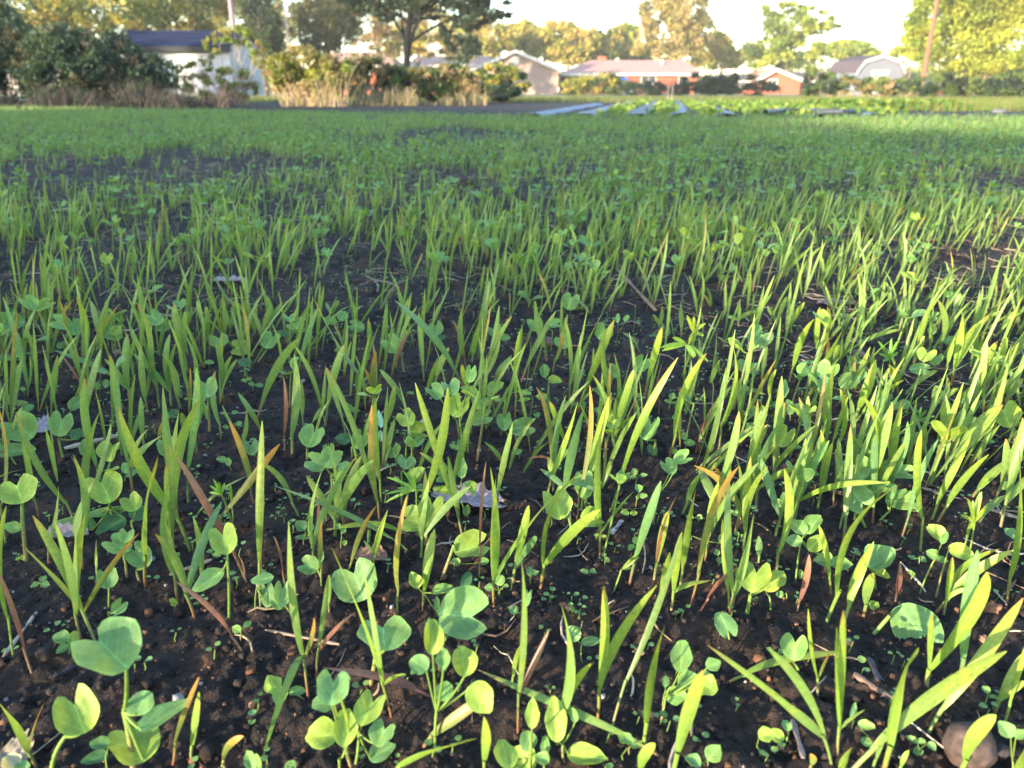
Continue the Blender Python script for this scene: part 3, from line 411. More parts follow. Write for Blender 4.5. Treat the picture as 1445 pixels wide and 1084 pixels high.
def make_broad(base, node, leaves, name="radish_seedling"):
    """leaves: (kind, attach3D, dir3D, nrm3D, width, length, colour)"""
    root = empty(name, base)
    mb = MB(); r0 = np.clip(max(l[4] for l in leaves)*.055, .0004, .0014)
    pts = bez(base-np.array([0, 0, .003]), (base+node)/2+rng.normal(0, .001, 3), node, 7)
    g = np.array((.17, .27, .06)); t = np.linspace(0, 1, 7)[:, None]; lo = np.array((.26, .16, .09)) if rng.random() < .4 else g*.9
    mb.tube(pts, np.linspace(r0*1.1, r0*.9, 7), lo*(1-t)+g*t, 7); mb.build("stem", M_STEM, root, base)
    for (k, at, vd, nr, wd, ln, c) in leaves:
        m = MB(); LVX.clear(); kk = 'h' if k == 'h' else 'o'
        V, F, C = leaf_geo(kk, at, vd, nr, wd, ln, np.array(LPAL[c])*rng.uniform(.88, 1.12), rng.uniform(.02, .38) if k != 'p' else .8, int(rng.integers(1e6)))
        m.add(V, F, C)
        if np.linalg.norm(at-node) > .0008:
            V, F, C = tube(bez(node, (node+at)/2-np.array([0, 0, .12*np.linalg.norm(at-node)]), at+vd/np.linalg.norm(vd)*ln*.06, 5), np.linspace(r0*.9, r0*.6, 5), g*1.05, 5); m.add(V, F, C)
        ob = m.build("seed_leaf" if k == 'h' else "leaf", M_LEAF, root, base); lv = np.zeros((m.n, 3)); lv[:len(LVX[0])] = LVX[0]
        at_ = ob.data.attributes.new("lv", 'FLOAT_VECTOR', 'POINT'); at_.data.foreach_set("vector", lv.astype(np.float32).ravel())
    return root
def near_of(sz):  return sz
ADJ_L = {'g': 'green', 'l': 'bright lime', 'b': 'blue-green', 'd': 'dark green', 'm': 'pale mint', 'p': 'pale greyish'}
n_sprout = 0
for t, txt in RADS.items():
    for pl in txt.split('|'):
        b, nd, rest = pl.split('>'); bx, by = map(float, b.split(',')); nxp, nyp = map(float, nd.split(','))
        base = GT(*tile2px(t, bx, by)); px, py = tile2px(t, nxp, nyp)
        node = atY(px, py, base[1]+.002)
        if node[2] < base[2]+.003: node = base+np.array([0, 0, .004])
        ls = []; D = depth_of(node); right = np.array([1., 0, 0]); fwd = ray(px, py); fwd /= np.linalg.norm(fwd)
        upv = np.cross(right, fwd); big = 0
        for q in rest.split(';'):
            a = q.split(','); kind = a[0]; cx, cy, wz, hz, an = map(float, a[1:6]); c = a[6]
            x, y = tile2px(t, cx, cy); ctr = atY(x, y, node[1]+rng.normal(0, .003))
            if ctr[2] < base[2]+.002: ctr = GT(x, y)+np.array([0, 0, .004])
            s = depth_of(ctr)/FPX/TS; an = math.radians(an)
            dirp = np.array([math.cos(an), math.sin(an)])
            # spread of the leaf along and across its own axis, from its picture width and height
            ln = math.hypot(dirp[0]*wz, dirp[1]*hz); wd = math.hypot(dirp[1]*wz, dirp[0]*hz)
            r_ = ray(x, y); r_ /= np.linalg.norm(r_); rt = np.cross(r_, [0, 0, 1.]); rt /= np.linalg.norm(rt); uu = np.cross(rt, r_)
            tilt = rng.uniform(.1, .6)   # leaf plane leans back towards the horizontal
            vd = rt*dirp[0]+(uu*math.cos(tilt)+r_*math.sin(tilt))*dirp[1]
            nr = -r_*math.cos(tilt)+uu*math.sin(tilt)+rt*rng.normal(0, .2)
            vd = vd/np.linalg.norm(vd); ln = ln*s*.93/max(.75, 1-.12*tilt); wd = wd*s*.92
            at = ctr-vd*ln*.5
            if at[2] < base[2]+.001: at = at+np.array([0, 0, base[2]+.001-at[2]])
            ls.append((kind, at, vd, nr, wd, ln, c)); big = max(big, wz)
        kinds = [l[0] for l in ls]
        name = "weed_sprout" if big < 57 else "pea_seedling" if (len(ls) >= 3 and kinds.count('h') == 0) else "radish_seedling"
        root = make_broad(base, node, ls, name)
        x, y, _ = project(np.mean([l[1]+l[2]*l[5]*.5 for l in ls], 0))
        nl = {1: 'one-leaved', 2: 'two-leaved', 3: 'three-leaved'}.get(len(ls), 'several-leaved')
        THINGS.append((root, {'weed_sprout': 'sprout', 'pea_seedling': 'pea', 'radish_seedling': 'radish'}[name], f"{ADJ_L[ls[0][6]]} {nl}", float(x), float(y)))

# ------------------------------------------------------------ everything sown beyond the measured foreground
PATCH = [(270,243,215,32,.10), (60,255,90,40,.3), (640,190,80,11,.12), (700,198,130,10,.2), (690,330,90,22,.35), (440,420,90,22,.4), (905,455,60,22,.2), (250,520,70,18,.3), (690,480,60,16,.4), (230,330,60,14,.5), (545,205,50,8,.5), (650,258,26,22,.25), (790,350,55,12,.5), (560,300,60,20,.6),
         (1400,270,50,28,.25), (1340,330,40,18,.7), (1190,190,40,8,.5), (520,405,90,16,.45), (1060,300,60,14,.7), (40,300,60,20,.4), (910,215,60,8,.6), (900,400,60,14,.5)]
def density(x, y):
    px, py, d = project(np.stack([x, y, terrain(x, y)], -1))
    f = np.ones_like(x)
    for (cx, cy, rx, ry, v) in PATCH:
        q = ((px-cx)/rx)**2+((py-cy)/ry)**2+.75*vnoise(x*4+cx, y*2.2, 51)+.35*vnoise(x*13, y*7+cy, 52)
        f = f*np.where(q < 1, v+(1-v)*np.clip(q, 0, 1)**2, 1)
    n = vnoise(x*3.1+5, y*3.1, 21)*.5+vnoise(x*9, y*9, 22)*.35
    f = f*np.clip(.78+n*1.3, .03, 1.5)
    return f, px, py, d
def field_edge(x):   # far end of the sown strip
    return np.where(x < 0, 10.3-x*.60, 10.3-x*.06)
def scatter(n_per_m2, r0, r1, spread=.80, margin=.35):
    """points in the strip the camera (and a camera a step aside) can see"""
    A = spread*(r1*r1-r0*r0)+2*margin*(r1-r0); n = int(A*n_per_m2)
    y = np.sqrt(rng.uniform(r0*r0, r1*r1, n)); x = rng.uniform(-1, 1, n)*(spread*y+margin)
    return x, y
def hero_zone(px, py): return (px > -40) & (px < 1485) & (py > 426) & (py < 1150)
def lod_oats(x, y, K_, cols, hscale=1.0):
    """vectorised oat plants; returns V,F,C and per-plant face ownership"""
    n = len(x); z = terrain(x, y); nb = rng.choice([1, 2, 3], n, p=[.42, .43, .15]); idx = np.repeat(np.arange(n), nb); N = len(idx)
    base = np.stack([x, y, z-.003], -1)[idx]
    first = np.r_[True, idx[1:] != idx[:-1]]
    L = rng.normal(.084, .020, n).clip(.035, .13)[idx]*np.where(first, 1, rng.uniform(.5, .95, N))*hscale
    lean0 = np.where(first, rng.normal(.10, .12, N), rng.normal(.38, .18, N)); az = rng.uniform(0, 2*math.pi, N)
    kap = np.abs(rng.normal(.15, .28, N)); s = np.linspace(0, 1, K_)
    th = lean0[:, None]+kap[:, None]*s[None]**2
    ds = L[:, None]/(K_-1)
    hx = np.cumsum(np.sin(th)*ds, 1)-np.sin(th[:, :1])*ds; hz = np.cumsum(np.cos(th)*ds, 1)-np.cos(th[:, :1])*ds
    wind = .16*hz   # the crop leans a little to the right
    P = np.stack([base[:, 0:1]+hx*np.cos(az)[:, None]+wind, base[:, 1:2]+hx*np.sin(az)[:, None], base[:, 2:3]+hz], -1)
    yaw = rng.normal(0, .75, N)[:, None]+rng.normal(0, .6, N)[:, None]*s[None]
    side = np.stack([np.cos(yaw), np.sin(yaw), 0*yaw], -1)
    W = blade_w(s)[None]*(rng.normal(.0052, .0011, N).clip(.0025, .008)/2)[:, None]*1.0
    W = W*np.where(s < .2, .5, 1)[None]*.80
    v = rng.random(N); v2 = rng.uniform(.82, 1.18, N)
    g0, g1 = np.array(PAL['g'][0]), np.array(PAL['g'][1]); l1 = np.array(PAL['l'][1]); o1 = np.array(PAL['o'][1])
    far_ = np.clip((base[:, 1:2]-1.5)/3, 0, 1); g1 = g1*(1-far_*np.array([.16, .02, -.35]))  # distant blades tinted bluer: the far field's shade put into their colour
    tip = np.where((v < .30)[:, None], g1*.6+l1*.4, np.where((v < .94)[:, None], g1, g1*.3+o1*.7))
    root = np.where((rng.random(N) < .4)[:, None], np.array((.20, .085, .065)), np.array((.17, .20, .07)))
    a = np.clip(s/.24, 0, 1)[None, :, None]; bb = np.clip(s*1.4-.4, 0, 1)[None, :, None]
    C = (root[:, None]*(1-a)+g0*a)*(1-bb)+tip[:, None]*bb
    C = C*v2[:, None, None]
    V, F, CC = ribbons(P, side, W, C, .25, cols)
    return V, F, CC[:, :3] if cols == 2 else CC, idx, base
def lod_broad(x, y, nv=4, small=False):
    """vectorised two-leaved plants: stem ribbon + 2-3 leaves"""
    n = len(x); z = terrain(x, y)
    if small: h = rng.uniform(.003, .011, n); w = rng.uniform(.0024, .0048, n)
    else: h = rng.normal(.043, .014, n).clip(.012, .08); w = rng.normal(.0175, .0045, n).clip(.008, .027)
    X0, Y0 = leaf_grid('o' if small else 'h', nv); sel = [0, 2, 4, 5, 6, 8, 10]; X0 = X0[sel]; Y0 = Y0[sel]; nx = len(sel)
    Vs = []; Fs = []; Cs = []; off = 0; own = []
    az0 = rng.uniform(0, 2*math.pi, n); pts = np.stack([x, y, z], -1)
    for k in range(2 if small else 3):
        use = np.arange(n) if k < 2 else np.nonzero(rng.random(n) < .45)[0]
        m = len(use); az = az0[use]+(math.pi if k == 1 else (math.pi/2 if k == 2 else 0))+rng.normal(0, .35, m)
        el = rng.uniform(.1, .9, m) if not small else rng.uniform(-.1, .35, m); sc = np.where(k < 2, 1, .8)
        vd = np.stack([np.cos(az)*np.cos(el), np.sin(az)*np.cos(el), np.sin(el)], -1)
        u = np.stack([-np.sin(az), np.cos(az), 0*az], -1); nn = np.cross(u, vd)*-1; nn = np.where(nn[:, 2:3] < 0, -nn, nn)
        at = pts[use]+np.array([.18, 0, 1.])*h[use, None]+vd*(w[use]*.35)[:, None]
        ww = (w[use]*sc*rng.uniform(.85, 1.15, m)); cup = rng.uniform(-.1, .5, m)
        P = at[:, None, None]+u[:, None, None]*X0[None, :, :, None]*ww[:, None, None, None]+vd[:, None, None]*Y0[None, :, :, None]*(ww*.92)[:, None, None, None]
        P = P+nn[:, None, None]*((X0**2)[None]*(cup*ww)[:, None, None]*1.8)[..., None]
        idx = np.arange(m*nx*nv).reshape(m, nx, nv)+off; off += m*nx*nv
        Fs.append(np.stack([idx[:, :-1, :-1], idx[:, 1:, :-1], idx[:, 1:, 1:], idx[:, :-1, 1:]], -1).reshape(-1, 4)); own.append(np.repeat(use, (nx-1)*(nv-1)))
        r = rng.random(m); c = np.where((r < .5)[:, None], np.array(LPAL['b']), np.where((r < .85)[:, None], np.array(LPAL['g']), np.array(LPAL['l']) if not small else np.array(LPAL['b'])*.8))
        c = c*rng.uniform(.85, 1.15, m)[:, None]*(1.12 if small else 1)
        Vs.append(P.reshape(-1, 3)); Cs.append(np.repeat(c, nx*nv, 0))
    # stems and stalks
    K_ = 3; s = np.linspace(0, 1, K_); P = pts[:, None]+np.array([.18, 0, 1.])[None, None]*(h[:, None]*s[None])[..., None]-np.array([0, 0, .002])
    P = P+np.stack([.08*np.sin(s*3)[None]*h[:, None]*rng.normal(0, 1, n)[:, None], 0*P[..., 0], 0*P[..., 0]], -1)
    W = np.full((n, K_), .0004 if small else .0008); side = np.broadcast_to(np.array([1., .2, 0]), P.shape)
    V, F, C = ribbons(P, side, W, np.broadcast_to(np.array((.17, .25, .07)), P.shape), .6, 3)
    Vs.append(V); Fs.append(F+off); Cs.append(C[:, :3]); own.append(np.repeat(np.arange(n), (K_-1)*2))
    if not small:   # stalks joining stem to leaves
        for k in range(2): pass
    return np.concatenate(Vs), np.concatenate(Fs), np.concatenate(Cs), np.concatenate(own)
def submesh(V, F, C, mask):
    f = F[mask]; u, inv = np.unique(f, return_inverse=True)
    return V[u], inv.reshape(-1, 4), C[u]

# single plants in the band just beyond the measured foreground: largest first
n_oat = sum(1 for q in THINGS if q[1] == 'oat'); n_rad = sum(1 for q in THINGS if q[1] == 'radish')
x, y = scatter(900, .22, 2.0); f, px, py, d = density(x, y)
hz = hero_zone(px, py); f = np.where(hz, f*(.42+.30*(px > 950)*(py < 700)+.34*(py < 560)-.22*(py > 760)), f)*np.where((px > -60) & (px < 1500) & (py > 1010), 0, np.where(py > 860, 1.3, 1))
keep = (rng.random(len(x)) < f*.95); x, y, px, py = x[keep], y[keep], px[keep], py[keep]
inframe = (px > 0) & (px < 1445)
order = np.argsort(np.where(inframe, -py, 1e9)); n_ind = max(0, 298-n_oat)
ind, rest = order[:n_ind], order[n_ind:]
for i in ind:
    base = np.array([x[i], y[i], T1(x[i], y[i])]); bl = []
    for k in range(int(rng.choice([1, 2, 3], p=[.4, .45, .15]))):
        L = float(np.clip(rng.normal(.09, .016), .045, .125))*(1 if k == 0 else rng.uniform(.6, .9)); th = rng.normal(.1, .12) if k == 0 else rng.normal(.5, .2); az = rng.uniform(0, 6.28)
        tip = base+np.array([L*math.sin(th)*math.cos(az)+.14*L, L*math.sin(th)*math.sin(az), L*math.cos(th)])
        bl.append((tip, float(np.clip(rng.normal(.0055, .001), .003, .008)), 'o' if rng.random() < .03 else rng.choice(['g', 'g', 'g', 'l', 'b'])))
    make_oat(base, bl)
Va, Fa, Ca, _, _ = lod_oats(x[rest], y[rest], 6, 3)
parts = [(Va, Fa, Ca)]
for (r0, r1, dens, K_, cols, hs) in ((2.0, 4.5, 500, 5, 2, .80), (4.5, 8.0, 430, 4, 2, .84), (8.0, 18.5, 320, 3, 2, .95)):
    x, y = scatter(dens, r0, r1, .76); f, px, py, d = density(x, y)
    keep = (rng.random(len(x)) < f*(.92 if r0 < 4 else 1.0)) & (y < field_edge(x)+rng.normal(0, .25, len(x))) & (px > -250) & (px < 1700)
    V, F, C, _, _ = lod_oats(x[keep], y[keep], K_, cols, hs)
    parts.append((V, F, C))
def c4(C): return C if C.shape[1] == 4 else np.concatenate([C, np.full((len(C), 1), .5)], 1)
def join(parts):
    o = 0; Vs = []; Fs = []; Cs = []
    for V, F, C in parts: Vs.append(V); Fs.append(F+o); Cs.append(c4(C)); o += len(V)
    return np.concatenate(Vs), np.concatenate(Fs), np.concatenate(Cs)
V, F, C = join(parts); print("oat crop quads", len(F))
tag(link("oat_crop", mesh_np("oat_crop", V, F, C, M_BLADE)), kind="stuff", label="dense young oat blades filling the field behind the nearest seedlings")

x, y = scatter(260, .22, 2.6); f, px, py, d = density(x, y)
hz = hero_zone(px, py); keep = (rng.random(len(x)) < f*np.where(hz, .22, .75)) & ~((px > -60) & (px < 1500) & (py > 800)); x, y, px, py = x[keep], y[keep], px[keep], py[keep]
inframe = (px > 0) & (px < 1445); order = np.argsort(np.where(inframe, -py, 1e9)); n_ind = min(max(0, 292-n_rad), int(inframe.sum()))
ind, rest = order[:n_ind], order[n_ind:]
for i in ind:
    base = np.array([x[i], y[i], T1(x[i], y[i])]); h = float(np.clip(rng.normal(.045, .014), .012, .08)); node = base+np.array([.15*h, rng.normal(0, .002), h])
    ls = []; az = rng.uniform(0, 6.28); cc = str(rng.choice(['b', 'g', 'g', 'l', 'b']))
    for k in range(int(rng.choice([2, 3], p=[.6, .4]))):
        a2 = az+k*2.6+rng.normal(0, .3); el = rng.uniform(.1, 1.0); vd = np.array([math.cos(a2)*math.cos(el), math.sin(a2)*math.cos(el), math.sin(el)])
        wd = float(np.clip(rng.normal(.017, .004), .008, .027)); nr = np.cross(np.array([-math.sin(a2), math.cos(a2), 0]), vd); nr = nr if nr[2] > 0 else -nr
        ls.append(('h' if k < 2 else 'o', node+vd*wd*.3, vd, nr, wd, wd*.9, cc))
    root = make_broad(base, node, ls); X_, Y_, _ = project(node)
    THINGS.append((root, 'radish', f"{ADJ_L[cc]} {['','','two','three'][len(ls)]}-leaved", float(X_), float(Y_)))
V, F, C, own = lod_broad(x[rest], y[rest]); parts = [(V, F, C)]
for (r0, r1, dens) in ((2.6, 6, 300), (6, 13, 150)):
    x, y = scatter(dens, r0, r1, .76); f, px, py, d = density(x, y); keep = (rng.random(len(x)) < f*.8) & (y < field_edge(x)) & (px > -200) & (px < 1650)
    V, F, C, own = lod_broad(x[keep], y[keep]); parts.append((V, F, C))
V, F, C = join(parts); tag(link("radish_crop", mesh_np("radish_crop", V, F, C, M_LEAF)), kind="stuff", label="round-leaved radish seedlings scattered through the oats behind the nearest ones")

# tiny round-leaved sprouts between the seedlings
n_sp = sum(1 for q in THINGS if q[1] == 'sprout')
x, y = scatter(1500, .22, 3.2, .78, .2); cl = vnoise(x*14, y*14, 31)+.6*vnoise(x*5, y*5, 32); keep = rng.random(len(x)) < np.clip(.75+.9*cl, .04, 1); x, y = x[keep], y[keep]
px, py, d = project(np.stack([x, y, terrain(x, y)], -1)); inf = (px > 0) & (px < 1445) & (py < 1084); order = np.argsort(np.where(inf, -py, 1e9))
n_ind = 292-n_sp; ind, rest = order[:n_ind], order[n_ind:]
V, F, C, own = lod_broad(x[ind], y[ind], 4, True); z = terrain(x, y)
for k, i in enumerate(ind):
    v, f, c = submesh(V, F, C, own == k); o = np.array([x[i], y[i], z[i]])
    ob = link("weed_sprout", mesh_np("weed_sprout", v-o, f, c, M_LEAF), None, o); THINGS.append((ob, 'sprout', 'tiny', float(px[i]), float(py[i])))
V, F, C, own = lod_broad(x[rest], y[rest], 3, True)
tag(link("weed_sprouts", mesh_np("weed_sprouts", V, F, C, M_LEAF)), kind="stuff", label="tiny round-leaved weed sprouts carpeting the soil farther back")

# ------------------------------------------------------------ litter, stones, crumbs of soil
def straw_pts(c, L, az, n=5, wob=.12):
    t = np.linspace(-.5, .5, n); dx = math.cos(az); dy = math.sin(az); k = rng.normal(0, wob)*L
    X = c[0]+t*L*dx-dy*k*(t*t*4-1); Y = c[1]+t*L*dy+dx*k*(t*t*4-1); Z = terrain(X, Y)+rng.uniform(.0008, .003)+.5*abs(rng.normal(0, .06))*L*(t+.5)
    return np.stack([X, Y, Z], -1)
SC = [(.36,.27,.17), (.46,.38,.28), (.28,.19,.12), (.40,.33,.29), (.20,.13,.09)]
x, y = scatter(1100, .24, 4.5, .76, .2); n = vnoise(x*5+3, y*5, 41)+.35*(x/(y*.68)); keep = rng.random(len(x)) < np.clip(.35+.8*n, .05, 1); x, y = x[keep], y[keep]
px, py, d = project(np.stack([x, y, 0*x], -1)); inf = (px > 0) & (px < 1445) & (py < 1090); order = np.argsort(np.where(inf, -py, 1e9)); ind, rest = order[:280], order[280:]
for i in ind:
    L = float(np.clip(rng.lognormal(-3.8, .55), .008, .075)); P = straw_pts((x[i], y[i]), L, rng.uniform(0, 3.14)); c = np.array(SC[rng.integers(5)])*rng.uniform(.55, 1.05)
    mb = MB(); r = rng.uniform(.0003, .0010); mb.tube(P, [r*.6, r, r, r*.9, r*.4], c, 5); o = P[2]
    ob = mb.build("straw_stalk", M_STRAW, None, o); ob.location = o; THINGS.append((ob, 'straw', 'long dry' if L > .035 else 'short dry', float(px[i]), float(py[i])))
mb = MB()
for i in rest:
    P = straw_pts((x[i], y[i]), float(np.clip(rng.lognormal(-3.5, .5), .012, .08)), rng.uniform(0, 3.14), 4); mb.tube(P, rng.uniform(.00022, .0008), np.array(SC[rng.integers(5)])*rng.uniform(.5, 1.0), 4)
tag(mb.build("straw_litter", M_STRAW), kind="stuff", label="dry straw litter lying over the dark soil farther back")
def rock(name, c, r, C, mat, sq=(1, 1, .8), rough=.16, n=14, seed=0):
    th = np.linspace(.02, math.pi-.02, n); ph = np.linspace(0, 2*math.pi, 2*n, endpoint=False); T, Pn = np.meshgrid(th, ph, indexing='ij')
    d = np.stack([np.sin(T)*np.cos(Pn), np.sin(T)*np.sin(Pn), np.cos(T)], -1)
    q = 1+rough*vnoise(d[..., 0]*1.6+seed*7.3, d[..., 1]*1.6+d[..., 2]*2.1, seed)+rough*.35*vnoise(d[..., 0]*5+seed, d[..., 2]*5+d[..., 1]*3, seed+9)
    V = d*q[..., None]*np.array(sq)*r; idx = np.arange(n*2*n).reshape(n, 2*n); nx = np.roll(idx, -1, 1)
    F = np.stack([idx[:-1], idx[1:], nx[1:], nx[:-1]], -1).reshape(-1, 4)
    return link(name, mesh_np(name, V, F, np.broadcast_to(np.array(C, float), V.shape), mat), None, c)
def px_rock(name, cx, cy, rp, C, mat, label, cat, sq=(1, 1, .85), rough=.12, seed=1, sink=.25, n=18):
    p = G(cx, cy); s = rp*depth_of(p)/FPX; p = G(cx, cy+rp*.55); p[1] += s*.5; p[2] = T1(p[0], p[1])+s*sq[2]*(1-sink*1.6)
    s = s*.85; C = np.array(C)*.5; o = rock(name, p, s, C, mat, sq, rough, n, seed); return tag(o, label, cat)
LM = []   # landmarks: (px, py, phrase)
px_rock("stone", 1380, 1048, 40, (.13, .09, .085), M_STONE, "large smooth round reddish-brown stone half sunk in the soil near the bottom right", "stone", (1, .95, .95), .07, 3, .15, 40); LM.append((1380, 1048, "the large round stone"))
px_rock("stone", 1423, 1042, 12, (.05, .045, .055), M_STONE, "small dark stone right beside the large round stone", "stone", (1.2, .9, .7), .15, 5)
px_rock("stone", 1410, 838, 12, (.42, .20, .12), M_SOILB, "orange-brown lump of clay among the blades at the right edge", "clay lump", (1.1, .9, .8), .35, 7); LM.append((1410, 838, "the orange clay lump"))
px_rock("stone", 772, 478, 12, (.22, .15, .13), M_STONE, "rounded brownish stone behind the two radish seedlings in the middle of the field", "stone", (1, .9, .9), .1, 9); LM.append((772, 478, "the stone in mid field"))
px_rock("stone", 1212, 498, 10, (.30, .22, .19), M_STONE, "pale pinkish stone between tall blades right of the middle", "stone", (1.1, .9, .8), .1, 11); LM.append((1212, 498, "the pale pinkish stone"))
px_rock("stone", 164, 494, 6, (.36, .24, .2), M_STONE, "small pale pink pebble among the blades at left", "pebble", (1, 1, .8), .1, 12)
px_rock("stone", 213, 779, 5, (.22, .24, .32), M_STONE, "tiny blue-grey pebble on bare soil left of the cupped lime seedling", "pebble", (1, 1, .8), .1, 13); LM.append((213, 779, "the blue-grey pebble"))
px_rock("stone", 597, 592, 6, (.62, .50, .50), M_STONE, "small whitish pebble beside the mottled radish leaf near the centre", "pebble", (1, 1, .8), .2, 14); LM.append((597, 592, "the whitish pebble"))
px_rock("stone", 903, 905, 8, (.42, .24, .19), M_SOILB, "reddish brown crumb of clay in front of the twin blade seedling", "clay lump", (1, 1, .8), .4, 15)
px_rock("stone", 855, 750, 6, (.35, .20, .14), M_SOILB, "brown clay crumb at the foot of the straight blade right of centre", "clay lump", (1, 1, .8), .4, 16)
px_rock("soil_clod", 650, 256, 15, (.13, .10, .10), M_SOILB, "big dark clod of earth standing above the seedlings in the far field", "clod", (1.0, .7, .75), .45, 17, .35); LM.append((650, 253, "the big dark clod"))
px_rock("soil_clod", 835, 1030, 9, (.10, .06, .045), M_SOILB, "rusty crumb of soil in the bare gap near the bottom edge", "clod", (1, 1, .8), .4, 18)
px_rock("soil_clod", 411, 910, 9, (.13, .07, .05), M_SOILB, "small rust-coloured clod on bare soil behind the leaning blue-green blade", "clod", (1, 1, .9), .35, 19)
px_rock("soil_clod", 1395, 880, 7, (.40, .22, .15), M_SOILB, "little tan clod beside the reddish stems at the right edge", "clod", (1, 1, .9), .35, 20)
px_rock("soil_clod", 1230, 1046, 9, (.20, .10, .07), M_SOILB, "brown clod under the crossing blades left of the large round stone", "clod", (1, 1, .9), .35, 21)
# crumbs
n = 26000; y = np.sqrt(rng.uniform(.22**2, 3.0**2, n)); y = np.where(rng.random(n) < .55, rng.uniform(.22, 1.2, n), y); x = rng.uniform(-1, 1, n)*(.76*y+.1); z = terrain(x, y)
s = rng.lognormal(-6.85, .55, n).clip(.0004, .0060); cube = np.array([(a, b, c) for c in (-1, 1) for (a, b) in ((-1, -1), (1, -1), (1, 1), (-1, 1))], float)*.62
A = rng.uniform(0, 6.28, n); Vv = cube[None]*s[:, None, None]*rng.uniform(.6, 1.35, (n, 8, 3)); ca, sa = np.cos(A)[:, None], np.sin(A)[:, None]
Vv = np.stack([Vv[..., 0]*ca-Vv[..., 1]*sa, Vv[..., 0]*sa+Vv[..., 1]*ca, Vv[..., 2]], -1)+np.stack([x, y, z+s*.25], -1)[:, None]
Fq = np.array([(0,3,2,1),(4,5,6,7),(0,1,5,4),(1,2,6,5),(2,3,7,6),(3,0,4,7)]); F = (Fq[None]+(np.arange(n)*8)[:, None, None]).reshape(-1, 4)
cc = np.where((rng.random(n) < .12)[:, None], np.array((.13, .065, .04)), np.where((rng.random(n) < .03)[:, None], np.array((.22, .20, .19)), np.array((.028, .021, .020))))*rng.uniform(.6, 1.5, n)[:, None]
tag(link("soil_crumbs", mesh_np("soil_crumbs", Vv, F, np.repeat(cc, 8, 0), M_SOILB)), kind="stuff", label="loose crumbs of dark soil covering the ground")
# wood chip, twigs, dead leaves
def slab(name, a, b, wpx, C, label, cat, th=.35, mat=M_STRAW):
    A = GT(*a); B = GT(*b); d = B-A; L = np.linalg.norm(d); d /= L; s = np.cross(d, [0, 0, 1.]); s /= np.linalg.norm(s); w = wpx*depth_of((A+B)/2)/FPX/2
    n = 10; t = np.linspace(0, 1, n); V = []; Cc = []
    for i, q in enumerate(t):
        ww = w*(.85+.13*math.sin(q*9)+.08*rng.normal())*(1 if 0 < i < n-1 else .7); c = A+d*q*L+np.array([0, 0, w*.9+.001])
        for (u, v) in ((-1, -1), (1, -1), (1, .8), (.2, 1.15), (-1, .7)): V.append(c+s*ww*u+np.array([0, 0, 1.])*ww*th*v); Cc.append(np.array(C)*rng.uniform(.4, .8))
    V = np.array(V); k = 5; F = [(i*k+j, i*k+(j+1) % k, (i+1)*k+(j+1) % k, (i+1)*k+j) for i in range(n-1) for j in range(k)]+[(0, 1, 2, 3), (0, 3, 4, 0+4), ((n-1)*k, (n-1)*k+3, (n-1)*k+2, (n-1)*k+1)]
    F = [f for f in F if len(set(f)) == 4]
    o = link(name, mesh_np(name, V-A, F, Cc, mat, False), None, A); tag(o, label, cat)
    LM.append(((a[0]+b[0])/2, (a[1]+b[1])/2, None)); return o
slab("wood_chip", (92, 637), (190, 612), 9, (.52, .44, .34), "pale splintered wood chip lying flat at left", "wood chip"); LM[-1] = (141, 624, "the pale wood chip")
slab("twig", (74, 960), (107, 944), 7, (.05, .035, .05), "short dark purple stub of twig behind the big two-lobed leaf at bottom left", "twig", 1); LM[-1] = (90, 952, "the dark twig stub")
slab("twig", (240, 817), (300, 795), 6, (.30, .24, .20), "split grey-brown stalk piece left of the cupped lime seedling", "twig", .5); LM.pop()
slab("twig", (5, 930), (52, 866), 5, (.45, .38, .33), "straight pale stalk leaning on the soil at the left edge", "twig", .7); LM.pop()
slab("twig", (375, 893), (480, 916), 4, (.38, .25, .19), "forked brown root piece behind the leaning blue-green blade", "twig", .8); LM.pop()
slab("twig", (1204, 957), (1265, 993), 9, (.19, .13, .11), "dark broken twig under the crossing blades near the bottom right", "twig", .8); LM[-1] = (1235, 975, "the dark broken twig")
slab("twig", (1225, 935), (1240, 965), 9, (.07, .06, .09), "black charred splinter leaning on the dark broken twig", "twig", .8); LM.pop()
slab("twig", (1118, 1020), (1133, 1075), 8, (.30, .23, .21), "grey-brown strip of bark pointing at the bottom edge", "bark strip", .5); LM.pop()
slab("twig", (1300, 692), (1440, 738), 5, (.42, .34, .29), "long pale stalk lying behind the pea seedling at right", "twig", .7); LM[-1] = (1370, 715, "the long pale stalk")
slab("twig", (862, 760), (878, 736), 7, (.42, .36, .36), "grey splinter standing on the soil right of the straight blade", "twig", .4); LM.pop()
slab("twig", (870, 385), (925, 445), 5, (.42, .25, .16), "brown dead blade lying aslant in mid field", "dead blade", .5); LM[-1] = (897, 415, "the brown dead blade")
slab("twig", (73, 298), (102, 296), 4, (.5, .42, .38), "pale twig on the bare patch at the far left", "twig", .6); LM.pop()
slab("twig", (1280, 222), (1298, 250), 3, (.50, .36, .26), "thin tan stalk poking up in the far right field", "twig", .8); LM.pop()
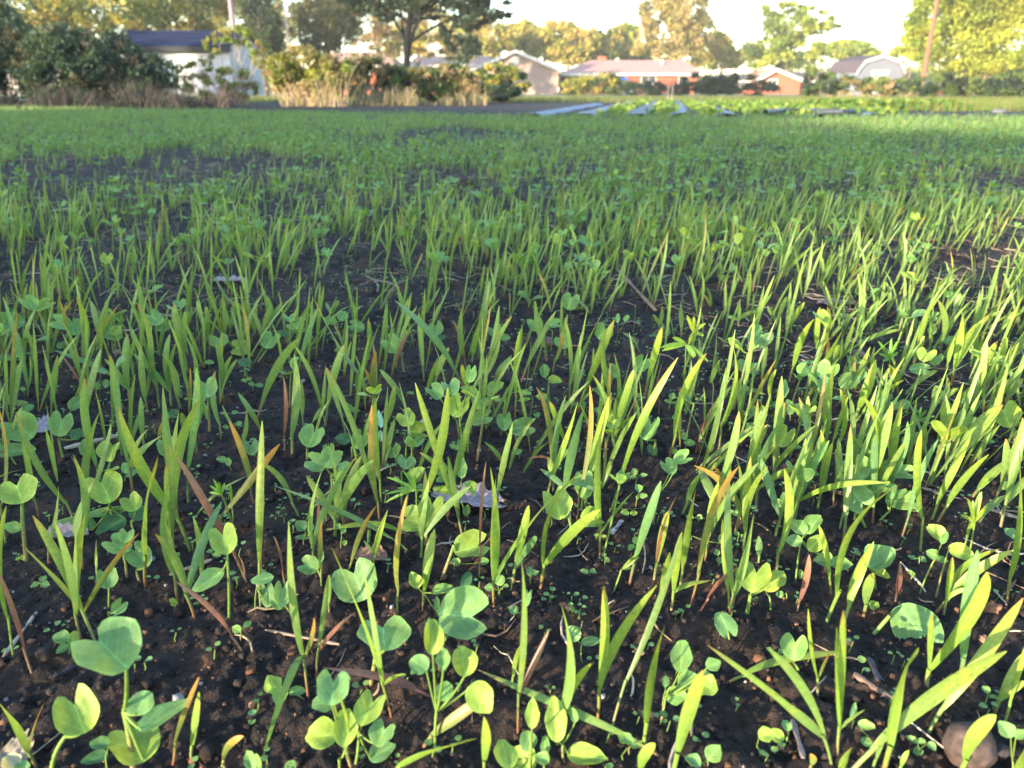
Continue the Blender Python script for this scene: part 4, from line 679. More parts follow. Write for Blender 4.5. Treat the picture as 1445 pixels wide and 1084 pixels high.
def dead_leaf(a, wpx, hpx, C, label, lift=.25, seed=3):
    p = GT(*a); s = depth_of(p)/FPX; r = np.random.default_rng(seed); nx, ny = 26, 12
    u = np.linspace(-1, 1, nx)[:, None]; v = np.linspace(-1, 1, ny)[None]
    env = np.sqrt(np.clip(1-u**2, 0, 1))*(.72+.28*np.sin(u*8+seed)**2)
    X = (u+0*v)*wpx*s/2; Yh = v*env*hpx*s*1.1; Z = np.abs(v*env)*hpx*s*lift+.012*wpx*s*np.sin(u*13+v*6)+.06*hpx*s*np.cos(u*5+v*9+seed)+.004
    P = np.stack([X, Yh+0*X, Z], -1); P = P+0; idx = np.arange(nx*ny).reshape(nx, ny); F = np.stack([idx[:-1, :-1], idx[1:, :-1], idx[1:, 1:], idx[:-1, 1:]], -1).reshape(-1, 4)
    Cc = np.array(C)*.6*(1+.25*np.sin(u*30+v*14)[..., None]); o = link("dead_leaf", mesh_np("dead_leaf", P, F, Cc.reshape(-1, 3), M_STRAW), None, p)
    o.rotation_euler = (.1, .05, r.uniform(-.25, .25)); return tag(o, label, "dead leaf")
dead_leaf((662, 712), 112, 26, (.40, .33, .36), "crumpled grey-pink dead leaf lying behind the seedlings in the centre", .5, 3); LM.append((662, 712, "the crumpled dead leaf"))
dead_leaf((95, 762), 60, 16, (.36, .30, .31), "curled greyish dead leaf with a dark fold on the soil at left", .7, 5); LM.append((95, 762, "the curled dead leaf"))
dead_leaf((524, 792), 46, 18, (.30, .17, .12), "rusty curled dead leaf under the blades left of centre", .6, 7); LM.append((524, 792, "the rusty curled leaf"))
dead_leaf((58, 610), 26, 24, (.38, .34, .38), "torn pale dead leaf behind the radish seedling at far left", .5, 9)
dead_leaf((20, 1075), 46, 34, (.36, .30, .22), "withered tan leaf at the very bottom left corner", .5, 11); LM.append((20, 1070, "the withered corner leaf"))
dead_leaf((325, 400), 50, 12, (.40, .34, .36), "pale dead leaf lodged among blades in the far left field", .5, 13)
dead_leaf((1180, 432), 60, 10, (.26, .2, .2), "grey-brown dead leaf between blades in the far right field", .5, 15)
# feathery weeds: narrow leaflets from one node
def feathery(base_px, node_px, tips, C, label, wpx=4):
    base = GT(*base_px); node = atY(*node_px, base[1]+.002); root = empty("feathery_weed", base)
    mb = MB(); mb.tube(bez(base-np.array([0, 0, .003]), (base+node)/2+np.array([.001, 0, 0]), node, 6), .0007, (.16, .24, .05), 6); mb.build("stem", M_STEM, root, base)
    for (tx, ty) in tips:
        tip = atY(tx, ty, base[1]+rng.normal(0, .006)); Lw = wpx*depth_of(tip)/FPX
        P = bez(node, (node+tip)/2+np.array([0, 0, .1*np.linalg.norm(tip-node)]), tip, 6); s = np.linspace(0, 1, 6); Wd = Lw/2*np.sqrt(np.clip(1-(s*2-1)**2, 0.04, 1))
        side = np.cross(np.gradient(P, axis=0), P-np.array([0, 0, CAMH])); V, F, Cc = ribbons(P[None], side[None], Wd[None], np.broadcast_to(np.array(C)*rng.uniform(.85, 1.15), (1, 6, 3)), .2, 3)
        link("leaflet", mesh_np("leaflet", V-base, F, Cc, M_BLADE), root)
    tag(root, label, "weed"); LM.append((node_px[0], node_px[1], label)); return root
def tp(t, *a): return [tile2px(t, *q) for q in a]
feathery(tile2px((2,0), 965, 575), tile2px((2,0), 985, 250), tp((2,0), (845,265), (910,210), (850,285), (1030,325), (1040,315), (1110,345), (1080,320)), (.17,.31,.045), "yellow-green weed with a star of narrow leaflets right of the centre", 6); LM[-1] = (968, 487, "the star-leaved weed")
feathery(tile2px((2,0), 1000, 420), tile2px((2,0), 1025, 180), tp((2,0), (990,85), (1095,130), (1030,90), (1085,200), (1000,250)), (.22,.30,.04), "slender weed with upward pointed leaflets just above the star-leaved weed", 5); LM.pop()
feathery(tile2px((1,1), 905, 440), tile2px((1,1), 905, 190), tp((1,1), (740,118), (730,215), (730,262), (830,80), (885,105), (990,200), (800,180)), (.15,.31,.05), "feathery green weed standing left of the crumpled dead leaf", 4); LM[-1] = (587, 692, "the central feathery weed")
feathery(tile2px((0,1), 1315, 390), tile2px((0,1), 1250, 215), tp((0,1), (1185,165), (1205,130), (1235,145), (1270,150), (1180,205)), (.16,.30,.04), "small feathery weed with five short leaflets left of centre", 4); LM.pop()
feathery(tile2px((0,1), 1315, 392), tile2px((0,1), 1310, 280), tp((0,1), (1302,155), (1365,175), (1350,210), (1265,310)), (.16,.30,.04), "thin weed with few upright leaflets beside the small five-leaflet weed", 4); LM.pop()
feathery(tile2px((3,1), 1120, 640), tile2px((3,1), 1170, 375), tp((3,1), (1130,240), (1090,330), (1210,200), (1125,430), (1240,280), (1160,250)), (.20,.31,.04), "branched weed with narrow bright leaflets among blades at the right", 5); LM[-1] = (1375, 737, "the branched weed")
feathery(tile2px((2,1), 570, 760), tile2px((2,1), 620, 640), tp((2,1), (715,550), (720,570), (690,600), (680,630)), (.15,.25,.05), "little tufted weed alone on bare soil right of centre", 4); LM[-1] = (882, 808, "the little tufted weed")
feathery(tile2px((3,0), 690, 480), tile2px((3,0), 690, 330), tp((3,0), (625,230), (640,260), (700,215), (735,230), (630,300), (650,345), (740,290)), (.12,.27,.05), "dark green feathery weed between tall blades in the upper right", 4); LM.pop()
feathery(tile2px((3,0), 790, 780), tile2px((3,0), 850, 680), tp((3,0), (800,710), (945,655), (870,600), (900,620), (980,715), (810,690)), (.12,.27,.09), "wispy blue-green weed with thread leaflets among the right-hand blades", 3); LM.pop()
feathery(tile2px((1,2), 590, 0), tile2px((1,1), 235, 1000), tp((1,1), (200, 950), (262, 940)), (.12,.27,.05), "minute weed under the blades left of the big heart-shaped leaf", 3); LM.pop()
LM += [(152, 920, "the biggest two-lobed leaf"), (318, 765, "the cupped lime seedling"), (656, 872, "the large heart-shaped leaf"), (1290, 887, "the broad kidney-shaped leaf"), (1068, 820, "the bright heart seedling"), (538, 880, "the bent two-lobed leaf"),
       (440, 618, "the round mottled leaf"), (25, 695, "the pale left-edge leaf"), (1215, 700, "the drooping kidney leaf"), (1242, 790, "the round striped leaf"), (786, 712, "the round central leaf"), (920, 605, "the mid-right heart leaf"),
       (1420, 585, "the yellow edge leaf"), (335, 485, "the mid-left leaf pair"), (810, 455, "the central twin leaves"), (1070, 480, "the tall two-leaf seedling"), (12, 455, "the round left-edge leaf"), (1110, 560, "the upright bluish leaf")]
# ------------------------------------------------------------ beyond the field: foliage builder
def XW(px, Y, py=115): return float(atY(px, py, Y)[0])
def ZW(py, Y): return float(atY(W0/2, py, Y)[2])
def leaf_cloud(C, R, n, size, cols, clump=.28, nclump=None, shell=.55, seed=0):
    """leaf-sized quads gathered in clumps spread through one ellipsoid; C centre, R radii"""
    r = np.random.default_rng(seed); C = np.array(C, float); R = np.array(R, float)
    m = nclump or max(6, n//60)
    d = r.normal(size=(m, 3)); d /= np.linalg.norm(d, axis=1, keepdims=True)
    cc = C+d*R*(r.uniform(shell, 1.0, (m, 1))**.7)
    k = r.integers(0, m, n); p = cc[k]+r.normal(size=(n, 3))*R*clump*r.uniform(.5, 1.2, m)[k][:, None]*.55
    p[:, 2] = np.maximum(p[:, 2], .05)
    a = r.normal(size=(n, 3)); a /= np.linalg.norm(a, axis=1, keepdims=True); b = np.cross(a, r.normal(size=(n, 3))); b /= np.linalg.norm(b, axis=1, keepdims=True)
    s = size*r.uniform(.5, 1.3, n)[:, None]
    V = np.stack([p-a*s, p+b*s*.55, p+a*s, p-b*s*.55], 1).reshape(-1, 3); F = np.arange(4*n).reshape(n, 4)
    c = np.array(cols)[r.integers(0, len(cols), m)][k]*r.uniform(.75, 1.25, n)[:, None]
    return V, F, np.repeat(c, 4, 0)
GOLD = [(.32,.31,.06), (.39,.34,.07), (.25,.26,.05), (.44,.35,.10)]
YG = [(.28,.34,.055), (.36,.39,.06), (.20,.27,.045)]
MID = [(.09,.14,.045), (.14,.19,.055), (.07,.11,.04)]
DARK = [(.032,.055,.036), (.05,.078,.042), (.026,.042,.034)]
TAN = [(.30,.24,.12), (.22,.20,.08), (.36,.27,.16)]
def woody(name, Y, base_px, blobs, cols, label, cat, leaf=.2, n=6000, trunk=.2, limbs=5, bark=(.13,.10,.08), group=None, top=None, depth=.8, seed=None):
    """a tree or shrub: crown blobs given as (px,py,rx px,ry px) seen at distance Y"""
    sd_ = seed if seed is not None else abs(hash((name, Y, base_px))) % 99991
    sd_ = int(base_px*7+Y*13) % 99991
    r = np.random.default_rng(sd_); bx = XW(base_px, Y, 130); base = np.array([bx, Y, 0.]); root = empty(name, base)
    k = Y/1.09/FPX; cr = MB(); tk = MB(); cen = []
    tot = sum(b[2]*b[3] for b in blobs)
    for i, (px, py, rx, ry) in enumerate(blobs):
        dy = r.uniform(-.5, .5)*rx*k*depth; c = atY(px, py, Y+dy); c[2] = max(c[2], ry*k*.5); R = np.array([rx*k, rx*k*depth, ry*k])
        V, F, C = leaf_cloud(c, R, max(60, int(2.4*n*rx*ry/tot)), leaf*.62, cols, seed=sd_+i, nclump=max(10, int(n*rx*ry/tot/45))); cr.add(V, F, C); cen.append(c)
    zt = max(c[2] for c in cen); mainc = np.array([np.mean([c[0] for c in cen])*.5+bx*.5, Y, zt*.9 if top is None else top])
    if trunk > 0:
        P = bez(base-np.array([0, 0, .2]), np.array([bx, Y, mainc[2]*.5]), mainc, 8); tk.tube(P, np.linspace(trunk, trunk*.3, 8), bark, 8)
        for c in sorted(cen, key=lambda q: -q[2])[:limbs+3]:
            s = P[r.integers(2, 5)]; tk.tube(bez(s, (s+c)/2+np.array([0, 0, .1*zt]), c, 6), np.linspace(trunk*.4, trunk*.07, 6), bark, 5)
    for j in range(limbs if trunk <= 0 else 0):
        c = cen[r.integers(len(cen))]+r.normal(size=3)*.15; b0 = base+np.array([r.normal()*.15, r.normal()*.1, 0]); tk.tube(bez(b0, (b0+c)/2+r.normal(size=3)*.1, c+np.array([0, 0, .1]), 6), np.linspace(.014, .004, 6)*max(1, Y/20), bark, 4)
    cr.build("crown", M_TREE, root, base)
    if tk.n: tk.build("trunk" if trunk > 0 else "stems", M_BARK, root, base)
    return tag(root, label, cat, group)
# hedge of dark shrubs at left
DK = [(.045,.080,.055), (.065,.105,.065), (.032,.058,.045), (.085,.12,.07), (.09,.085,.06)]
woody("dark_shrub", 17.5, 20, [(0,60,60,50),(45,58,50,42),(10,110,60,35),(-60,80,60,60),(30,105,40,30)], DK, "tall dark green shrub filling the far left edge", "shrub", .07, 9000, 0, 9)
woody("dark_shrub", 17.0, 95, [(90,70,48,34),(75,105,50,30),(125,95,42,34)], DK, "dark rounded shrub right of the one at the left edge", "shrub", .07, 8000, 0, 9)
woody("dark_shrub", 17.4, 170, [(160,85,40,34),(185,110,38,28),(140,118,45,26),(205,95,24,20)], DK, "dark shrub covering the left end of the white shed", "shrub", .065, 8000, 0, 9)
woody("dark_shrub", 18.2, 225, [(215,105,22,24),(230,125,18,14)], MID+DK, "small loose shrub in front of the white shed wall", "shrub", .06, 1600, 0, 8)
def brush(Y, px0, px1, htop, n, cols, label, name="dry_brush", lean=.35):
    x0, x1 = XW(px0, Y, 140), XW(px1, Y, 140); c = np.array([(x0+x1)/2, Y, 0]); h = ZW(htop, Y); mb = MB(); ph = rng.uniform(0, 9)
    for i in range(n):
        b = np.array([rng.uniform(x0, x1), Y+rng.normal(0, .25), 0]); hh = h*rng.uniform(.4, 1.15)*(.75+.3*math.sin(b[0]*2.1+ph)+.2*math.sin(b[0]*5.3+ph)); t = b+np.array([rng.normal(0, lean)*hh, rng.normal(0, .2)*hh, hh])
        P = bez(b, b*.5+t*.5+np.array([0, 0, .25*hh]), t-np.array([0, 0, .1*hh*abs(rng.normal())]), 5); mb.tube(P, np.linspace(.009, .003, 5), np.array(cols[rng.integers(len(cols))])*rng.uniform(.7, 1.2), 3)
    o = mb.build(name, M_STRAW, None, c); o.location = c; return tag(o, label, None, None, "stuff")
BR = [(.09,.065,.06), (.13,.09,.08), (.05,.04,.035), (.04,.06,.03), (.035,.05,.03)]
brush(16.4, -40, 60, 122, 420, BR, "dull dry brush in front of the shrubs at the far left edge")
brush(16.3, 60, 165, 116, 480, BR, "mauve-brown dry brush below the dark rounded shrub at left")
brush(16.5, 165, 270, 118, 460, BR, "brown dry brush between the dark shrubs and the white shed")
brush(17.0, 255, 330, 128, 200, [(.10,.07,.06), (.16,.11,.08)], "low dark heap of dead brush at the foot of the white shed")
YL = [(.25,.27,.05), (.19,.24,.045), (.28,.25,.09)]
woody("sapling", 19, 328, [(300,65,14,16),(330,50,26,14),(362,75,14,20),(275,100,16,14),(318,110,20,16),(350,115,16,14),(292,90,10,10)], YL, "bright yellow-leaved sapling with bare pink stems before the white shed", "sapling", .065, 1500, 0, 30, (.42,.28,.22))
woody("yellow_bush", 18.8, 300, [(280,120,24,16),(310,124,30,14),(345,124,22,14)], YL+TAN, "low twiggy yellow bush at the foot of the white shed", "bush", .05, 1100, 0, 30, (.42,.30,.24))
woody("sapling", 19, 250, [(240,100,14,14),(255,118,12,12)], YL+MID, "small sparse sapling against the left part of the shed wall", "sapling", .06, 260, 0, 6, (.35,.25,.2))
woody("yellow_bush", 18.5, 425, [(400,95,22,18),(430,85,28,20),(462,95,22,20),(420,118,34,18),(455,122,28,16),(385,110,14,14),(470,105,24,18),(410,108,24,16)], YL+TAN, "glowing yellow bush with fanned tan stems right of the white shed", "bush", .07, 6500, 0, 34, (.46,.32,.24))
brush(18.2, 395, 490, 100, 110, [(.46,.32,.24), (.40,.30,.16), (.34,.30,.10)], "fan of tan stalks beneath the glowing yellow bush", "stalk_clump", .25)
woody("bush", 20, 510, [(500,110,26,26),(525,95,20,20),(490,128,22,14)], MID+TAN, "brownish green bush right of the yellow bush", "bush", .07, 2600, 0, 12)
woody("bush", 20.5, 575, [(555,112,26,18),(595,116,30,20),(550,127,26,14)], DARK+MID+TAN, "dark green bush at the foot of the big dark pine", "bush", .07, 4200, 0, 10)
woody("bush", 21, 640, [(630,112,34,20),(655,122,34,18),(610,127,24,14)], MID+TAN, "broad mid-green bush right of the big dark pine", "bush", .08, 4200, 0, 10)
woody("bush", 26, 712, [(700,105,26,16),(725,115,22,16),(690,125,22,12)], GOLD+MID, "golden-topped bush in front of the gabled house", "bush", .1, 2400, 0, 10)
woody("dark_bush", 24, 715, [(712,130,22,12),(700,135,16,8)], DARK, "low rounded dark bush at the corner of the bare earth", "bush", .07, 1600, 0, 6)
brush(19.5, 500, 590, 118, 260, TAN, "pale tan dry grass before the brownish green bush", "dry_grass_clump")
brush(20, 590, 690, 124, 220, TAN+BR, "pale dry grass before the broad mid-green bush", "dry_grass_clump")
woody("bush", 60, 835, [(815,122,24,14),(850,118,26,16),(880,125,18,10)], GOLD+MID, "olive bush hiding the left wall of the long brick house", "bush", .2, 2400, 0, 8)
woody("bush", 58, 905, [(900,126,22,10),(925,125,20,10)], DARK, "dark low bush before the middle of the long brick house", "bush", .18, 1500, 0, 6)
woody("bush", 56, 1000, [(985,118,22,12),(1010,122,26,12),(960,127,18,8)], DARK, "dark bush at the right end of the long brick house", "bush", .18, 2200, 0, 8)
woody("bush", 56, 1062, [(1045,118,22,14),(1025,120,20,12),(1075,126,24,10)], DARK, "low dark bush before the small brick gabled house", "bush", .18, 1600, 0, 6)
woody("bush", 40, 1160, [(1150,110,16,18),(1175,118,20,16),(1140,130,16,8)], DARK+MID, "dark upright bush left of the barn-roofed shed", "bush", .13, 2200, 0, 8)
woody("bush", 38, 1235, [(1205,122,22,12),(1240,124,26,12),(1272,124,22,12)], MID+TAN, "dull olive bush in front of the barn-roofed shed", "bush", .12, 3200, 0, 12)
woody("bush", 36, 1310, [(1295,125,26,14),(1330,120,28,16),(1365,126,28,14)], DARK+MID, "dark bush at the foot of the leaning-looking utility pole", "bush", .12, 3200, 0, 10)
woody("bush", 36, 1420, [(1395,125,26,12),(1430,120,32,18)], DARK+MID, "dark bush at the far right edge under the big tree", "bush", .12, 2600, 0, 10)
brush(33, 1160, 1290, 128, 260, TAN+[(.30,.22,.14)], "tan brush in front of the olive bush by the barn-roofed shed")
brush(31, 1290, 1460, 138, 260, TAN, "pale sunlit grass stalks before the dark bushes at right", "dry_grass_clump")
# trees
woody('tree', 78, 330, [(320,25,50,34),(390,30,40,36),(260,55,44,20),(320,60,40,20),(410,75,40,14),(440,20,30,26)], [(.22,.22,.08), (.28,.25,.11), (.16,.18,.07)], 'pale hazy tree far behind the white shed', 'tree', .34, 5200, .25, 6)
woody('tree', 80, 590, [(560,60,40,20),(610,62,40,20),(650,75,30,12),(590,30,50,22)], TAN+GOLD, 'loose golden-brown tree far behind the big dark pine', 'tree', .34, 2600, .2, 8)
woody("tree", 48, 90, [(60,15,70,40),(140,5,80,40),(40,45,50,25)], GOLD+MID, "pale golden tree above the dark shrubs at upper left", "tree", .2, 6500, .22, 6)
woody("tree", 52, 215, [(200,10,50,40),(250,-5,50,40),(180,38,34,14)], MID+GOLD, "thin-leaved green tree left of and above the white shed", "tree", .2, 4200, .22, 6)
woody("tree", 56, 285, [(285,10,38,40),(275,40,24,16),(300,-30,50,40)], TAN+GOLD, "straw-coloured tree just behind the shed roof", "tree", .2, 4200, .2, 6)
woody("conifer", 50, 375, [(365,15,26,50),(380,60,24,30),(350,-20,26,40),(395,85,20,16)], MID+DARK, "blue-green conifer at the right end of the shed", "tree", .16, 5200, .22, 4)
woody("dark_tree", 58, 465, [(455,20,34,32),(480,35,28,36),(445,55,22,20),(490,0,36,26)], [(.09,.10,.045), (.05,.065,.035), (.14,.13,.06)], "dense olive tree behind the thin pole", "tree", .2, 6200, .25, 6)
woody("tree", 62, 430, [(436,45,16,32)], DARK, "narrow dark evergreen beside the thin pole", "tree", .16, 1500, .12, 3)
woody("tree", 70, 540, [(520,20,34,30),(555,35,30,30),(540,62,40,18),(500,50,20,16)], TAN+[(.22,.17,.10)], "pinkish brown bare-looking tree behind the big dark pine", "tree", .22, 2600, .2, 10)
woody("pine_tree", 38, 574, [(530,2,48,14),(600,0,50,16),(650,-5,50,18),(690,12,34,18),(660,30,26,14),(560,-22,90,18),(640,-40,90,30),(600,22,24,8),(540,22,20,8),(655,70,22,16),(630,50,16,12)], DARK, "big dark pine with thick trunk whose black bark stands in for shade", "tree", .14, 15000, .22, 6, (.004,.004,.005), top=5.6)  # trunk near-black: the tree's shade is put into its bark colour
for i, (px, Y, bl, cl, lb) in enumerate([
    (665, 105, [(650,50,34,22),(690,55,34,24),(665,75,40,16)], GOLD, "golden tree showing between the dark pine and the gabled house"),
    (745, 112, [(735,48,26,16),(760,60,28,20),(720,65,20,14)], GOLD, "yellow-green tree rising over the gable of the pale house"),
    (800, 108, [(790,52,30,20),(820,65,28,22),(805,75,40,14)], GOLD, "rounded golden tree above the left end of the long roof"),
    (858, 110, [(850,72,26,20),(870,60,18,18),(840,55,14,12)], MID+GOLD, "duller olive tree behind the chimney of the long roof"),  # crown colours mix darker green with gold
    (890, 116, [(885,58,20,20),(900,75,26,14),(875,50,12,12)], YG, "bright yellow-green tree left of the tall golden tree"),
    (1015, 112, [(1005,68,24,20),(1030,72,22,16),(1015,85,34,12)], GOLD, "low golden tree right of the tall golden tree"),
    (1200, 120, [(1190,70,36,12),(1215,75,26,10)], YG, "low yellow-green treetop over the barn-roofed shed")]):
    woody("tree", Y, px, bl, cl, lb, "tree", .42, 4200, .25, 5)
woody("tall_tree", 98, 955, [(930,15,32,34),(970,10,36,36),(945,50,40,28),(985,45,24,26),(920,70,26,16),(960,-30,46,34),(965,78,34,14)], [(.34,.28,.10), (.28,.24,.07), (.40,.31,.14), (.22,.20,.07)], "tall golden-brown tree rising above the long roof", "tree", .36, 9000, .4, 10, (.30,.22,.16))
woody("tree", 95, 1108, [(1080,60,30,26),(1115,40,34,22),(1150,22,26,12),(1095,15,20,12),(1130,75,34,18),(1170,40,18,10),(1085,85,34,16),(1120,12,16,8)], YG+[(.10,.15,.05)], "airy green tree with open crown over the small brick house", "tree", .34, 6500, .3, 10)
woody("big_tree", 58, 1385, [(1330,25,46,40),(1390,10,60,50),(1430,50,56,50),(1350,70,50,34),(1300,60,26,24),(1400,95,50,24),(1345,-25,60,40),(1440,-20,60,50)], YG+[(.24,.25,.03)], "huge sunlit yellow-green tree filling the upper right corner", "tree", .22, 24000, .4, 9)
woody("tree", 80, 1280, [(1275,78,20,14),(1290,50,14,20)], YG, "small bright tree peeking out left of the utility pole", "tree", .28, 1800, .15, 4)

mb = MB()
for i, px in enumerate(range(-160, 1640, 45)):
    V, F, C = leaf_cloud(atY(px, 116+6*math.sin(i*1.7), 150+8*math.sin(i*2.3)), (5.2, 4, 2.2+.8*math.sin(i*1.1)), 900, .42, [(.20,.22,.06), (.14,.17,.06), (.26,.25,.08)], .35, 22, .3, 500+i); mb.add(V, F, C)
tag(mb.build("far_woods", M_TREE), kind="stuff", label="far line of woods closing the horizon behind the houses")
# ------------------------------------------------------------ buildings
def part(name, mb, mat, root, off, smooth=False): return mb.build(name, mat, root, off, smooth)
WHITE = (.62,.62,.62)
# white shed with dark metal roof
Y0 = 35.0; xl, xr = XW(160, Y0), XW(328, Y0); ze = ZW(64, Y0); zr = ZW(45, Y0+2.2)*1.0; D = 4.4
root = empty("shed", ((xl+xr)/2, Y0+D/2, 0)); off = np.array(root.location)
m = MB(); m.box((xl, Y0, .15), (xr, Y0+D, ze), (.34,.35,.38)); m.prism([(Y0, ze), (Y0+D, ze), (Y0+D/2, zr-.04)], 'x', xr-.12, xr, (.34,.37,.44)); m.prism([(Y0, ze), (Y0+D, ze), (Y0+D/2, zr-.04)], 'x', xl, xl+.12, (.34,.37,.44))  # gable ends bluer than the front: their shade put into the paint
for i in range(int((ze-.2)/.2)): m.box((xl-.01, Y0-.018, .22+i*.2), (xr+.01, Y0-.001, .22+i*.2+.17), (.36,.37,.41))
part("wall", m, M_BUILD, root, off)
m = MB(); ov = .25
for (ya, yb) in ((Y0-ov, Y0+D/2), (Y0+D+ov, Y0+D/2)):
    za = ze-.06; m.prism([(ya, za), (yb, zr), (yb, zr+.06), (ya, za+.06)], 'x', xl-.2, xr+.2, (.008,.013,.045))
    for q in (.3, .55, .8): yq, zq = ya+(yb-ya)*q, za+.06+(zr-za)*q; m.box((xl-.2, min(yq, yq+.05), zq-.02), (xr+.2, max(yq, yq+.05), zq+.035), (.012,.016,.035))
part("roof", m, M_METAL, root, off)
m = MB(); m.box((xl-.2, Y0-ov-.03, ze-.28), (xr+.2, Y0-ov-.002, ze-.06), (.006,.007,.01)); part("fascia", m, M_BUILD, root, off)
m = MB(); m.box((xr-.9, Y0-.045, .2), (xr-.80, Y0-.02, ze-.1), (.30,.32,.36)); m.box((xr-2.4, Y0-.045, .2), (xr-2.3, Y0-.02, ze-.1), (.30,.32,.36)); m.box((xr-2.3, Y0-.04, ze-.3), (xr-.9, Y0-.02, ze-.2), (.4,.42,.45)); m.box((xr-2.3, Y0-.035, .2), (xr-.9, Y0-.02, ze-.3), (.38,.38,.41)); part("door", m, M_BUILD, root, off)
tag(root, "white clapboard shed with dark blue metal roof behind the shrubs at left", "shed")
def window(root, off, x0, x1, z0, z1, y, lit=(.04,.045,.05), arch=False):
    m = MB(); t = .08
    for b in (((x0-t, y-.05, z0-t), (x1+t, y-.004, z0)), ((x0-t, y-.05, z1), (x1+t, y-.004, z1+t)), ((x0-t, y-.05, z0), (x0, y-.004, z1)), ((x1, y-.05, z0), (x1+t, y-.004, z1)), (((x0+x1)/2-.02, y-.04, z0), ((x0+x1)/2+.02, y-.008, z1))): m.box(*b, (.7,.68,.64))
    f = m.build("window", M_BUILD, root, off, False); m = MB(); m.box((x0, y-.02, z0), (x1, y-.004, z1), lit); m.build("pane", M_PLASTIC, f, None, False).location = (0, 0, 0)
    p = f.children[0] if f.children else None
    if p is not None: p.location = tuple(-off)
def gable_house(name, Y, pl, pr, pa, ye_l, ye_r, yapex, depth, wall, wallmat, roofc, label, vent=None, win=()):
    x0, x1, xa = XW(pl, Y), XW(pr, Y), XW(pa, Y); ze = ZW((ye_l+ye_r)/2, Y); za = ZW(yapex, Y)
    root = empty(name, ((x0+x1)/2, Y+depth/2, 0)); off = np.array(root.location); m = MB(); ins = .35
    zi = ze+(za-ze)*ins/(xa-x0)*.6
    m.prism([(x0+ins, 0), (x1-ins, 0), (x1-ins, zi), (xa, za-.15), (x0+ins, zi)], 'y', Y, Y+depth, wall); part("wall", m, wallmat, root, off)
    m = MB(); m.prism([(x0, ze), (xa, za), (xa, za+.12), (x0, ze+.12)], 'y', Y-.45, Y+depth+.4, roofc); m.prism([(xa, za), (x1, ze), (x1, ze+.12), (xa, za+.12)], 'y', Y-.45, Y+depth+.4, roofc); part("roof", m, M_ROOF, root, off)
    m = MB(); m.prism([(x0, ze-.22), (xa, za-.22), (xa, za+.13), (x0, ze+.13)], 'y', Y-.52, Y-.46, (.50,.48,.45)); m.prism([(xa, za-.22), (x1, ze-.22), (x1, ze+.13), (xa, za+.13)], 'y', Y-.52, Y-.46, (.50,.48,.45)); part("barge_board", m, M_BUILD, root, off)
    if vent:
        vx, vz, vr = XW(vent[0], Y), ZW(vent[1], Y), vent[2]*Y/1.08/FPX; m = MB(); a = np.linspace(0, 2*math.pi, 18, endpoint=False)
        m.prism([(vx+vr*math.cos(q), vz+vr*math.sin(q)) for q in a], 'y', Y-.06, Y-.004, (.50,.46,.40)); part("gable_vent", m, M_BUILD, root, off)
    for (a, b, c, d) in win: window(root, off, XW(a, Y), XW(b, Y), ZW(d, Y), ZW(c, Y), Y)
    return tag(root, label, "house")
gable_house("house", 84, 660, 792, 728, 97, 103, 72, 9, (.30,.21,.18), M_BUILD, (.36,.23,.20), "pale house gable with white edges and a round vent", (727, 85, 6), ((690,704,108,122),))
gable_house("house", 90, 1064, 1134, 1092, 113, 116, 98, 8, (.4,.14,.08), M_BRICK, (.34,.22,.19), "small brick gabled house with white edges right of centre", None, ((1084,1096,113,124),))
def hip_house(name, Y, pl, pr, rl, rr, ye, yr, depth, roofc, label, win=(), chimney=None, pipe=None, garage=None, wm=None):
    x0, x1 = XW(pl, Y), XW(pr, Y); ze = ZW(ye, Y); Ym = Y+depth/2; zr = ZW(yr, Ym); a, b = XW(rl, Ym), XW(rr, Ym)
    root = empty(name, ((x0+x1)/2, Ym, 0)); off = np.array(root.location); m = MB(); m.box((x0+.5, Y, 0), (x1-.5, Y+depth, ze-.02), (.3,.27,.25)); part("wall", m, wm or M_BRICK, root, off)
    m = MB(); y0, y1 = Y-.5, Y+depth+.5
    V = [(x0,y0,ze),(x1,y0,ze),(x1,y1,ze),(x0,y1,ze),(a,Ym,zr),(b,Ym,zr)]
    V += [(x0,y0,ze-.02),(x1,y0,ze-.02),(x1,y1,ze-.02),(x0,y1,ze-.02),(a-.01,Ym,zr),(b+.01,Ym,zr)]
    m.add(V, [(0,1,5,4),(2,3,4,5),(1,2,5,11),(3,0,4,10),(6,9,8,7)], roofc); rf = part("roof", m, M_ROOF, root, off)
    m = MB(); m.box((x0-.05, y0-.12, ze-.2), (x1+.05, y0-.003, ze+.02), (.50,.48,.45)); part("gutter", m, M_BUILD, root, off)
    if chimney: cx = XW(chimney[0], Ym); m = MB(); m.box((cx-.45, Ym-.3, zr-.6), (cx+.45, Ym+.3, ZW(chimney[1], Ym)), (.4,.15,.09)); c = m.build("chimney", M_BRICK, rf, off, False)
    if pipe: cx = XW(pipe[0], Ym-2); m = MB(); m.tube([(cx, Ym-2, zr-1.2), (cx, Ym-2, ZW(pipe[1]+2, Ym-2))], .13, (.7,.68,.64), 10); m.tube([(cx, Ym-2, ZW(pipe[1]+2, Ym-2)), (cx, Ym-2, ZW(pipe[1], Ym-2))], .22, (.7,.68,.64), 10); m.build("vent_pipe", M_BUILD, rf, off, False)
    for (p, q, c, d) in win: window(root, off, XW(p, Y), XW(q, Y), ZW(d, Y), ZW(c, Y), Y)
    if garage: m = MB(); m.box((XW(garage[0], Y), Y-.06, .05), (XW(garage[1], Y), Y-.003, ZW(garage[2], Y)), (.62,.60,.58)); part("garage_door", m, M_BUILD, root, off)
    return tag(root, label, "house")
